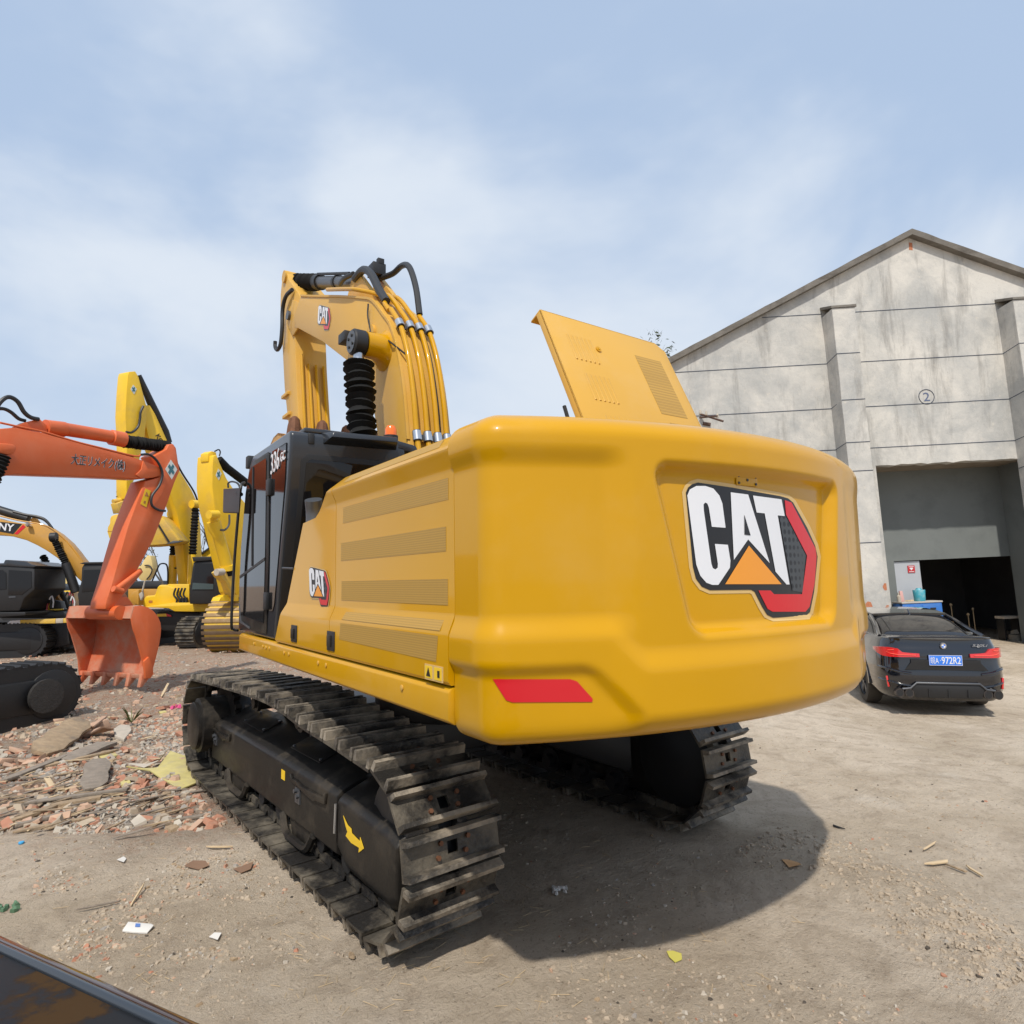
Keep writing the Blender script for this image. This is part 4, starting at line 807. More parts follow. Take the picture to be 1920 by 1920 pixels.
leafm('leaf', [(1250,1789),(1262,1788),(1278,1796),(1279,1803),(1266,1808),(1255,1800)], mat('yellow leaf', (.52, .47, .10), .7), 'yellow green leaf lying on the sunlit dirt', 'leaf')
leafm('leaf', [(1467,1622),(1478,1620),(1496,1624),(1503,1631),(1480,1634)], mat('orange leaf', (.50, .28, .12), .8), 'curled brown leaf at the edge of the machine shadow', 'leaf')
leafm('dry_leaf', [(345,1628),(362,1617),(385,1619),(392,1628),(372,1634)], mat('dry leaf', (.22, .13, .08), .8), 'dark curled dry leaf, left of the two by the left track', 'leaf')
leafm('dry_leaf', [(437,1632),(455,1627),(475,1620),(470,1634),(452,1640)], MC['dry leaf'], 'dark curled dry leaf, right of the two by the left track', 'leaf')
leafm('paper_scrap', [(392,1760),(402,1753),(415,1754),(408,1768),(400,1762)], PAP, 'small curled paper scrap between packet and track', 'scrap')
leafm('paper_scrap', [(219,1616),(232,1609),(237,1612),(232,1620)], PAP, 'tiny pale triangular scrap behind the dirt heap', 'scrap')
mb = MB()
for k in range(8): chip(mb, on(661+random.uniform(-6, 6), 1795+random.uniform(-4, 4), .012), .013, 1)
tag(mb.build('straw_clump', WD1), 'small brown straw clump below the left track', 'clump')
mb = MB(); mb.tube([on(1563, 1553, .012), on(1572, 1556, .012), on(1585, 1559, .012)], [.009, .008, .003], 8); tag(mb.build('marker_pen', BLK2), 'small black pen on the dirt right of the shadow', 'pen')
# ================================================================== FOREGROUND CAR (only a corner of its bonnet reaches into the frame)
CARB = mat('gloss black with painted reflections', (.008, .008, .009), .3, spec=.12, dirt=1, dcol=(.055,.03,.012), ds=2.2, dth=(.50,.54)); RIMB = mat('trim with painted reflection', (.055, .028, .018), .16, coat=1)  # brown noise patches (dirt slot) and brown trim are reflections painted into the colour
FZ = 1.18
fc = thing('parked_car', 'gloss black car in the near left corner, only its roof edge in frame', 'car', (0, 0, 0))
A_, B_ = gdp(-60, 1728, FZ), gdp(400, 1932, FZ); dl = (B_-A_).normalized(); nn = Vector((dl.y, -dl.x, 0)); nn = nn if nn.dot(HF) < 0 else -nn
A_ -= dl*1.6; B_ += dl*1.2
def strip(name, o0, o1, z0, z1, m_, bev=.004, seg=2):
    mb = MB(); mb.prism([A_+nn*o0+ZZ*z0, B_+nn*o0+ZZ*z0, B_+nn*o1+ZZ*z1, A_+nn*o1+ZZ*z1], Vector((0, 0, -.03))); return mb.build(name, m_, fc, bevel=bev, seg=seg)
mb = MB(); pr_ = [(-.02, -.10), (-.016, -.03), (-.008, -.005), (.010, .0), (.013, -.01), (.013, -1.12), (.0, -1.12), (-.06, -.9), (-.10, -.5)]
mb.loft([[P+nn*o+ZZ*z for o, z in pr_] for P in (A_, A_.lerp(B_, .5), B_)]); mb.build('side_panel', RIMB, fc, bevel=.004)
mb = MB(); 
mb.loft([[P+nn*o+ZZ*z for o, z in ((.013, -.010), (.016, .004), (.024, .006), (.030, -.004), (.030, -.02), (.013, -.02))] for P in (A_, B_)]); mb.build('roof_rail', mat('rail grey', (.03, .036, .045), .25, coat=.6), fc, bevel=.003)
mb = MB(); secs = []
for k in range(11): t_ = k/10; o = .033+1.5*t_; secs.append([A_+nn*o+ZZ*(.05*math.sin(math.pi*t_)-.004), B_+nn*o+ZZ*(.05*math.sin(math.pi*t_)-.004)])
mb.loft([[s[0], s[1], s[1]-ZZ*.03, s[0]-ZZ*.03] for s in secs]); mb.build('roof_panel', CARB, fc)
mb = MB(); mb.loft([[P+nn*o+ZZ*z for o, z in ((.04, -.9), (1.6, -.9), (1.6, -.05), (.10, -.05))] for P in (A_+dl*.1, B_-dl*.1)]); mb.build('car_body', BLK2, fc)
for P in (A_+dl*.5, B_-dl*.5):
    mb = MB(); q = P+nn*.15; mb.tube([q+Vector((0, 0, -FZ+.28))-nn*.11, q+Vector((0, 0, -FZ+.28))+nn*.11], .33, 28); mb.build('wheel', RUB, fc, bevel=.02)
#PART4
# ================================================================== WORKSHOP BUILDING
def camdir(a, b_, c): return (CR*a + CU*b_ + CF*c)
BV = camdir(-.045, .990, .115).normalized(); BH = camdir(.9985, .0425, -.0368); BH = (BH - BV*BH.dot(BV)).normalized(); BN = BH.cross(BV)
if BN.dot(CF) > 0: BN = -BN
BO = at(1700, 1150, 17.0)
def bw(px, py, off=0): return hit(px, py, BO+BN*off, BN)
def bc2(p): d = p-BO; return d.dot(BH), d.dot(BV)
def bp3(h, v, off=0): return BO + BH*h + BV*v + BN*off
CON = bpy.data.materials.new('weathered render'); CON.use_nodes = True; n = CON.node_tree.nodes; l = CON.node_tree.links; b = n['Principled BSDF']; setc(b, 'Roughness', .92); setc(b, 'Specular IOR Level', .2)
t = n.new('ShaderNodeTexCoord'); mv = n.new('ShaderNodeMapping'); l.new(t.outputs['Object'], mv.inputs[0]); mv.inputs['Scale'].default_value = (1.6, 1.6, .28)
c = mixc(ramp(nz(.55, 9, .68, .3), .38, .60), (.40, .40, .385), (.60, .575, .525))
c = mixc(ramp(nz(1.7, 9, .72, .5), .50, .76, 0, .45), c, (.30, .30, .29))
c = mixc(ramp(nz(1.1, 8, .7, .3, mv.outputs[0]), .52, .70, 0, .75), c, (.20, .19, .175))
c = mixc(ramp(nz(4.5, 8, .75), .60, .72, 0, .6), c, (.66, .60, .50))
c = mixc(ramp(nz(24, 5, .7), .60, .74, 0, .5), c, (.16, .15, .135))
l.new(c, b.inputs['Base Color']); bq = n.new('ShaderNodeBump'); setc(bq, 'Strength', .35); setc(bq, 'Distance', .03); l.new(nz(8, 8, .7), bq.inputs['Height']); l.new(bq.outputs[0], b.inputs['Normal'])
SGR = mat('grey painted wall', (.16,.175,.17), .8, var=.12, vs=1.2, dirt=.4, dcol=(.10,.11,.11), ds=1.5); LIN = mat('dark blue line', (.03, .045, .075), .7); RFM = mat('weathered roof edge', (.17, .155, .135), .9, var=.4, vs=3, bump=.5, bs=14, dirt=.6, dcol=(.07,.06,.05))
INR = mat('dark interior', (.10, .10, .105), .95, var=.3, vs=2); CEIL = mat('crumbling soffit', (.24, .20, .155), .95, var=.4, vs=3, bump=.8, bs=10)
BD = thing('workshop_building', 'weathered grey gabled workshop with pilasters, number in a circle and dark doorway', 'building', (0, 0, 0))
def bprism(mb, P, off0, th): mb.prism([bp3(h, v, off0) for h, v in P], -BN*th)
ap = bc2(bw(1703, 446)); el = bc2(bw(1150, 740)); er = (2*ap[0]-el[0], el[1]); vb = bc2(bw(1700, 1215))[1]-1.2
o1 = bc2(bw(1641, 868)); o1b = bc2(bw(1672, 1139)); o2 = bc2(bw(1925, 862)); DW = 1.25
ol, orr, ot = (o1[0]+o1b[0])/2, o2[0]+.12, bc2(bw(1780, 866))[1]
rv = lambda h: ap[1] + (el[1]-ap[1])*abs(h-ap[0])/(ap[0]-el[0])
mb = MB()
bprism(mb, [(el[0], vb), (ol, vb), (ol, rv(ol)), (el[0], el[1])], 0, .3)
jag = [(ol + (orr-ol)*k/24, ot + .05*noise.noise(Vector((k*.8, 0, 2)))) for k in range(25)]
bprism(mb, jag + [(orr, rv(orr)), (ap[0], ap[1]), (ol, rv(ol))] if orr > ap[0] else jag + [(orr, rv(orr)), (ol, rv(ol))], 0, .3)
bprism(mb, [(orr, vb), (er[0], vb), (er[0], er[1]), (orr, rv(orr))], 0, .3)
WL = mb.build('wall', CON, BD, smooth=False)
mb = MB(); q0 = el[0]
mb.prism([bp3(el[0], vb, 0), bp3(el[0], el[1], 0), bp3(el[0], el[1], -14), bp3(el[0], vb, -14)], BH*.3); mb.prism([bp3(er[0], vb, 0), bp3(er[0], er[1], 0), bp3(er[0], er[1], -14), bp3(er[0], vb, -14)], -BH*.3); mb.build('side_wall', CON, BD, smooth=False)
mb = MB()
for e_ in (el, er):
    sx = 1 if e_ is er else -1; d = Vector((e_[0]-ap[0], e_[1]-ap[1])).normalized(); n2 = Vector((-d.y, d.x)); n2 = n2 if n2.y > 0 else -n2; N_ = 26; secs = []
    for k in range(N_+1):
        t_ = k/N_; P_ = Vector(ap).lerp(Vector(e_)+d*.5, t_); w_ = .13+.02*noise.noise(Vector((k*.7, sx, 0))); 
        a_ = P_ + n2*.0; c_ = P_+n2*w_*1.1
        if k == 0: c_ = Vector((ap[0], ap[1]+.155))
        secs.append([bp3(a_.x, a_.y, .20+.03*noise.noise(Vector((k*1.1, 3, sx)))), bp3(c_.x, c_.y, .22), bp3(c_.x, c_.y, -14), bp3(a_.x, a_.y, -14)])
    mb.loft(secs)
mb.build('roof', RFM, BD, smooth=False)
# recess behind the lintel and the doorway room
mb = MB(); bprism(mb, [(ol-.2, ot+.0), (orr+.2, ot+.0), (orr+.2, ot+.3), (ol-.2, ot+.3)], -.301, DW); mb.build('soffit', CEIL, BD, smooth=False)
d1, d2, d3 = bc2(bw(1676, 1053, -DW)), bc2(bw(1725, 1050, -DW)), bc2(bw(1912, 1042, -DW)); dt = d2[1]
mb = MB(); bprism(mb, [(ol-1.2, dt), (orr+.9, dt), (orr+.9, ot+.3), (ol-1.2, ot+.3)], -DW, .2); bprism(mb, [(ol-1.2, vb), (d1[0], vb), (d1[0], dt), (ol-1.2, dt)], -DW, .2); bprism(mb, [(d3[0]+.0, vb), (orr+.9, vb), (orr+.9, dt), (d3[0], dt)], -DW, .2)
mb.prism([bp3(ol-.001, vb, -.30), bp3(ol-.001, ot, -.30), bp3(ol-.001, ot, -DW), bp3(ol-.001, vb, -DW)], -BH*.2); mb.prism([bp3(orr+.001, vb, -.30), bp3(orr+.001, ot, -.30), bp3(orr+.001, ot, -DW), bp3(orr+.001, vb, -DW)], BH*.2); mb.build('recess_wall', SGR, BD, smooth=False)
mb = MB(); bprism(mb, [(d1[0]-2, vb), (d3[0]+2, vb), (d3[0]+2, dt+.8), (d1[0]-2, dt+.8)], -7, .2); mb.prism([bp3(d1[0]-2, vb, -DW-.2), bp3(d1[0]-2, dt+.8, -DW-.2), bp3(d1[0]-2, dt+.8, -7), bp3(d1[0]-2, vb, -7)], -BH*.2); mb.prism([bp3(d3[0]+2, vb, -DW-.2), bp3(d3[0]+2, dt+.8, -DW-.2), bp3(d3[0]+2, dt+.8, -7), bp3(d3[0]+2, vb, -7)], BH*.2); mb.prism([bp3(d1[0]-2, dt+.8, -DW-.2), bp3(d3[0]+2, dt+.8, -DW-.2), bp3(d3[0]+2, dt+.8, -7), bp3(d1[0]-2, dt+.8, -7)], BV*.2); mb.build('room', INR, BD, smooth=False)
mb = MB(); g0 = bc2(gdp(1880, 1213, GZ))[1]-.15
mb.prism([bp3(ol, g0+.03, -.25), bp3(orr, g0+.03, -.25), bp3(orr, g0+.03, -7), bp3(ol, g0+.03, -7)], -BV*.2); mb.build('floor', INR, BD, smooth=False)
mb = MB(); bprism(mb, [(d1[0]+.01, g0), (d2[0], g0), (d2[0], dt-.02), (d1[0]+.01, dt-.02)], -DW-.05, .05); dp_ = mb.build('door_panel', mat('pale grey metal', (.42, .44, .47), .5, var=.08), BD)
sg = bc2(bw(1710, 1067, -DW)); mb = MB(); bprism(mb, [(sg[0]-.10, sg[1]-.10), (sg[0]+.10, sg[1]-.10), (sg[0]+.10, sg[1]+.10), (sg[0]-.10, sg[1]+.10)], -DW-.03, .015); sn = mb.build('sign', mat('sign red', (.50, .03, .035), .5), BD)
mb = MB(); bprism(mb, [(sg[0]-.055, sg[1]+.025), (sg[0]-.03, sg[1]+.04), (sg[0]+.03, sg[1]+.04), (sg[0]+.055, sg[1]+.025), (sg[0]+.02, sg[1]-.01), (sg[0], sg[1]-.04), (sg[0]-.02, sg[1]-.01)], -DW-.027, .003); bprism(mb, [(sg[0]-.07, sg[1]+.06), (sg[0]+.07, sg[1]+.06), (sg[0]+.07, sg[1]+.075), (sg[0]-.07, sg[1]+.075)], -DW-.027, .003); bprism(mb, [(sg[0]-.07, sg[1]-.08), (sg[0]+.07, sg[1]-.08), (sg[0]+.07, sg[1]-.065), (sg[0]-.07, sg[1]-.065)], -DW-.027, .003); mb.build('sign_symbol', WHT, sn)
# pilasters
PO = .62
def pilaster(lx_top, rx_top, ty, lx_bot, rx_bot, by):
    a0, a1 = bc2(bw(lx_top, ty, PO)), bc2(bw(rx_top, ty, PO)); c0_, c1_ = bc2(bw(lx_bot, by, PO)), bc2(bw(rx_bot, by, PO)); hl, hr = (a0[0]+c0_[0])/2, (a1[0]+c1_[0])/2; tv = a0[1]; mb = MB(); secs = []
    N_ = 20
    for k in range(N_+1):
        v = vb + (tv-vb)*k/N_; j = .012*noise.noise(Vector((k*1.7, hl, 0))); secs.append([bp3(hl+j, v, PO), bp3(hr+j, v, PO), bp3(hr, v, -.02), bp3(hl, v, -.02)])
    mb.loft(secs); P_ = mb.build('pilaster', CON, BD, smooth=False, bevel=.012)
    mb = MB(); mb.loft([[bp3(hl-.03, tv, PO+.03), bp3(hr+.03, tv, PO+.03), bp3(hr+.03, tv+.06, -.02), bp3(hl-.03, tv+.22, -.02)], [bp3(hl-.03, tv+.06, PO+.03), bp3(hr+.03, tv+.07, PO+.03), bp3(hr+.03, tv+.22, -.02), bp3(hl-.03, tv+.30, -.02)]]); mb.build('pilaster_cap', RFM, P_, smooth=False)
    return hl, hr, tv, P_
p1 = pilaster(1559, 1601, 578, 1616, 1663, 1093); p2_ = pilaster(1901, 1946, 562, 1940, 1990, 856)
# brick showing where the render has fallen off the pilaster foot
BRK = mat('bare brick', (.42, .16, .08), .9, var=.35, vs=18)
for px, py, r_ in ((1630, 1137, .12), (1664, 1100, .09), (1668, 1139, .06)):
    h_, v_ = bc2(bw(px, py, PO)); h_ = min(h_, p1[1]-.02) if px > 1650 else h_; mb = MB(); bprism(mb, [(h_+r_*random.uniform(.6, 1)*math.cos(k*.9), v_+r_*1.2*random.uniform(.6, 1)*math.sin(k*.9)) for k in range(7)] if px < 1650 else [(p1[1]-.05, v_-r_), (p1[1]-.09, v_), (p1[1]-.04, v_+r_), (p1[1]+.012, v_+r_), (p1[1]+.012, v_-r_)], PO+.004, .02); mb.build('bare_brick', BRK, p1[3], smooth=False)
# painted lines
ys = [(1730, 577.6), (1730, 672), (1730, 757), (1730, 835), (1560, 896), (1632, 1021.5)]
def line(par, A, B): d = (B-A).normalized(); mb = MB(); u_ = d.cross(BV.cross(d)).normalized(); mb.prism([A-BV*.009, B-BV*.009, B+BV*.009, A+BV*.009], (d.cross(BV)).normalized()*-.004 if (d.cross(BV)).dot(CF) > 0 else (d.cross(BV)).normalized()*.004); mb.build('painted_line', LIN, par, smooth=False)
for k, (x, y) in enumerate(ys):
    v = bc2(bw(x, y, PO if k > 3 else 0))[1] if k != 4 else bc2(bw(1560, 896, 0))[1]
    xl = el[0] + .05 if rv(el[0]) > v else ap[0]-(ap[1]-v)/(ap[1]-el[1])*(ap[0]-el[0])+.12
    line(WL, bp3(xl, v, .004), bp3(p1[0], v, .004))
    if v > ot: line(WL, bp3(p1[1], v, .004), bp3(p2_[0], v, .004))
    vp_ = v+.06
    if vp_ < p1[2]:
        line(p1[3], bp3(p1[0]-.004, v, 0), bp3(p1[0]-.004, vp_, PO)); line(p1[3], bp3(p1[0], vp_, PO+.004), bp3(p1[1], vp_, PO+.004))
        line(p2_[3], bp3(p2_[0]-.004, v, 0), bp3(p2_[0]-.004, vp_, PO)); line(p2_[3], bp3(p2_[0], vp_, PO+.004), bp3(p2_[1], vp_, PO+.004))
ch, cv = bc2(bw(1737, 744)); mb = MB(); R_ = .205
ring = [bp3(ch+R_*math.cos(a_/20*math.pi), cv+R_*1.0*math.sin(a_/20*math.pi), .006) for a_ in range(41)]; mb.tube(ring, .009, 5); nc = mb.build('number_circle', LIN, WL)
text('number', '2', bp3(ch-.085, cv-.12, .003), BH*.17, BV*.24, mat('faded blue', (.10, .13, .22), .7), nc)
mb = MB(); h_, v_ = bc2(bw(1707, 462)); bprism(mb, [(h_-.05, v_-.1), (h_+.05, v_-.12), (h_+.06, v_+.1), (h_-.03, v_+.12)], .004, .01); mb.build('bare_brick', BRK, WL, smooth=False)
# rusty wire bracket on the wall
RU2 = mat('rusty angle iron', (.10, .06, .045), .9, var=.4, vs=12)
wb = thing('wire_bracket', 'rusty bracket with insulators on the wall beside the open hood', 'bracket', bw(1325, 780))
def wpt(px, py, off): return bw(px, py, off) - bw(1325, 780)
mb = MB(); mb.tube([wpt(1312, 776, .05), wpt(1356, 790, .5)], .03, 6); mb.tube([wpt(1312, 783, .05), wpt(1345, 780, .55)], .025, 6); mb.build('arm', RU2, wb)
for x, y in ((1313, 776), (1324, 778), (1345, 783)):
    mb = MB(); mb.tube([wpt(x, y, .3), wpt(x, y-5, .3), wpt(x, y-8, .3)], [.035, .035, .012], 8); mb.build('insulator', ST1, wb)
mb = MB(); mb.tube([wpt(1318, 794, .02), wpt(1332, 796, .02)], .05, 6); mb.build('arm', RU2, wb)
# things in front of the doorway
CAB_BL = mat('blue cabinet paint', (.03, .15, .48), .5, var=.2, dirt=.5, dcol=(.1,.2,.4), ds=5)
k0, k1 = bc2(bw(1684, 1129, -.9)), bc2(bw(1757, 1127, -.9)); kt = (k0[1]+k1[1])/2
bcab = thing('tool_cabinet', 'chipped blue tool cabinet standing beside the doorway', 'cabinet', bp3(k0[0], g0, -.9)); OF = bp3(k0[0], g0, -.9)
mb = MB(); mb.prism([bp3(h, v, -.7)-OF for h, v in ((k0[0], g0), (k1[0], g0), (k1[0], kt-.03), (k0[0], kt-.03))], -BN*.48); mb.build('body', CAB_BL, bcab, bevel=.01)
mb = MB(); mb.prism([bp3(h, v, -.68)-OF for h, v in ((k0[0]-.02, kt-.03), (k1[0]+.02, kt-.03), (k1[0]+.02, kt+.01), (k0[0]-.02, kt+.01))], -BN*.52); mb.build('top', mat('worn top', (.45, .42, .38), .8, var=.2), bcab, bevel=.004)
for hh_ in (k0[0]+.04, (k0[0]+k1[0])/2+.01):
    mb = MB(); w_ = (k1[0]-k0[0])/2-.05; mb.prism([bp3(h, v, -.69)-OF for h, v in ((hh_, g0+.08), (hh_+w_, g0+.08), (hh_+w_, kt-.08), (hh_, kt-.08))], -BN*.01); dr = mb.build('door', CAB_BL, bcab, bevel=.003)
    mb = MB(); mb.prism([bp3(h, v, -.675)-OF for h, v in ((hh_+w_*.4, kt-.22), (hh_+w_*.7, kt-.22), (hh_+w_*.7, kt-.17), (hh_+w_*.4, kt-.17))], -BN*.015); mb.build('handle', BLK2, dr)
def stand(px, py): p = bw(px, py, -.9); h_, v_ = bc2(p); return bp3(h_, kt+.012, -.9)
p = stand(1725, 1127); mb = MB(); mb.tube([p, p+BV*.02, p+BV*.30, p+BV*.31], [.13, .14, .155, .15], 20); mb.tube([p+BV*.31, p+BV*.36], [.09, .06], 12)
pb_ = tag(mb.build('paint_bucket', mat('turquoise plastic', (.06, .36, .46), .4, dirt=.4, dcol=(.5,.6,.55), ds=6)), 'turquoise plastic bucket standing on the blue cabinet', 'bucket')
for px, hgt, m_, lab in ((1686, .26, ST1, 'pale bottle at the left end of the blue cabinet'), (1693, .30, mat('pink carton', (.62, .36, .33), .6), 'tall pink carton leaning on the blue cabinet')):
    p = stand(px, 1127); mb = MB()
    if 'bottle' in lab: mb.tube([p, p+BV*hgt*.6, p+BV*hgt*.75, p+BV*hgt], [.05, .05, .02, .02], 10); tag(mb.build('bottle', m_), lab, 'bottle')
    else: mb.prism([p-BH*.05, p+BH*.05, p+BH*.02+BV*hgt, p-BH*.06+BV*hgt], -BN*.06); tag(mb.build('carton', m_, bevel=.006), lab, 'carton')
p = stand(1706, 1127); mb = MB()
for k in range(6): chip(mb, p+BH*(k*.035-.1)+BV*.02, .04, .7)
tag(mb.build('rag', WD3), 'brown rag heap on the blue cabinet beside the bucket', 'rag')
p = bw(1893, 1157, -1.8); hb, vb_ = bc2(p); st = thing('work_bench', 'pale topped bench deep in the dark doorway', 'bench', bp3(hb, g0, -1.8)); OF2 = bp3(hb, g0, -1.8)
mb = MB(); mb.prism([bp3(h, v, -1.7)-OF2 for h, v in ((hb-.22, vb_-.04), (hb+.25, vb_-.04), (hb+.25, vb_+.03), (hb-.22, vb_+.03))], -BN*.4); mb.build('top', ST1, st)
for dx in (-.2, .2): mb = MB(); mb.prism([bp3(h, v, -1.75)-OF2 for h, v in ((hb+dx-.02, g0), (hb+dx+.02, g0), (hb+dx+.02, vb_-.04), (hb+dx-.02, vb_-.04))], -BN*.3); mb.build('leg', BLK2, st)
p = bp3(hb-.05, g0+.2, -1.6); mb = MB(); mb.tube([p-BV*.2, p+BV*.1], .16, 12); chip(mb, p+BV*.15, .12, .8); tag(mb.build('sack', mat('dusty sack', (.17, .15, .12), .9, var=.5, vs=9)), 'dusty sack under the bench in the doorway', 'sack')
for px, py, lab in ((1783, 1134, 'leftmost of the three thin stands in the doorway gloom'), (1815, 1152, 'middle and lowest of the three thin stands in the doorway gloom'), (1824, 1142, 'rightmost of the three thin stands in the doorway gloom')):
    p = bw(px, py, -3.0); mb = MB(); chip(mb, p, .05, 1); mb.tube([p, p-BV*(bc2(p)[1]-g0)], .012, 5); tag(mb.build('tool_stand', WD3), lab, 'stand', 'tool stands in the doorway')
# ================================================================== BLACK SEDAN
PNT = mat('black metallic car paint', (.006, .007, .011), .12, coat=1); CGL = mat('car glass', (.012, .011, .011), .05, spec=.8); TLR = mat('tail lamp red', (.62, .02, .02), .15, coat=1); TYR = mat('dusty tyre', (.06, .052, .042), .9, var=.25)
SD = thing('sedan', 'glossy black four door sedan with blue plate parked before the workshop', 'car', (CP + HR*6.73 + HF*10.9).xy.to_tuple() + (GZ-.16,), rz=-.93); SD.scale = (.92, 1, 1.05)
def half(P): return [Vector(p) for p in P]
def mirror(P): return P + [(-x, y, z) for x, y, z in P[::-1] if abs(x) > 1e-6]
RP = [(0, -1.13), (.40, -1.12), (.66, -1.085), (.78, -1.04), (.86, -.96), (.905, -.82), (.925, -.62), (.935, 0)]
def yR(x):
    x = abs(x)
    for (x0, y0), (x1, y1) in zip(RP, RP[1:]):
        if x <= x1: return y0+(y1-y0)*(x-x0)/(x1-x0)
    return 0
def lev(z, ins, yb=0, fy=3.9):
    h_ = RP[1:-1] + [(.935, -.3), (.935, .5), (.93, 2.4), (.91, 3.1), (.82, fy-.25), (.55, fy), ]
    P = [(0, RP[0][1]+yb+ins*.6, z)] + [(x*(1-ins/.93), y+(ins*.7+yb if y < 0 else 0), z) for x, y in h_] + [(0, min(fy, 3.95), z)]
    return P + [(-x, y, z) for x, y, z in P[1:-1][::-1]]
mb = MB(); mb.loft([lev(.22, .10), lev(.27, .05), lev(.36, .01, -.0), lev(.50, .0, -.015), lev(.62, .0, -.01), lev(.66, .0, .0), lev(.74, .005, .015), lev(.84, .012, .01), lev(.92, .03, .005), lev(.96, .05, .01, 3.6), lev(1.04, .075, .02, 3.2), lev(1.085, .10, .0, 3.0), lev(1.10, .14, .03, 2.9)])
bd = mb.build('body', PNT, SD, sharp=45)
def gsec(y, wb, wt, zt): P = [(0, y, 1.0), (wb, y, 1.02), (wb*.985, y, 1.08), (wt+.035, y, zt-.06), (wt-.04, y, zt-.012), (wt*.5, y, zt+.01), (0, y, zt+.018)]; return mirror(P)
mb = MB(); mb.loft([gsec(-.58, .72, .64, 1.09), gsec(-.30, .78, .62, 1.19), gsec(.02, .82, .61, 1.29), gsec(.35, .845, .60, 1.37), gsec(.8, .85, .60, 1.405), gsec(1.5, .85, .60, 1.415), gsec(2.0, .85, .60, 1.39), gsec(2.6, .83, .62, 1.20), gsec(2.95, .80, .66, 1.06)])
gh_ = mb.build('greenhouse', CGL, SD, sharp=60); sm = gh_.modifiers.new('s', 'SUBSURF'); sm.levels = sm.render_levels = 2
mb = MB(); P_ = []
mb.loft([[(x, y, z+.012+.012*(1-(x/.62)**2)) for x in (-.62, -.5, -.25, 0, .25, .5, .62)] + [(x, y, z-.02) for x in (.62, -.62)] for y, z in ((.33, 1.368), (.8, 1.405), (1.5, 1.415), (1.95, 1.388))]); mb.build('roof', PNT, SD)
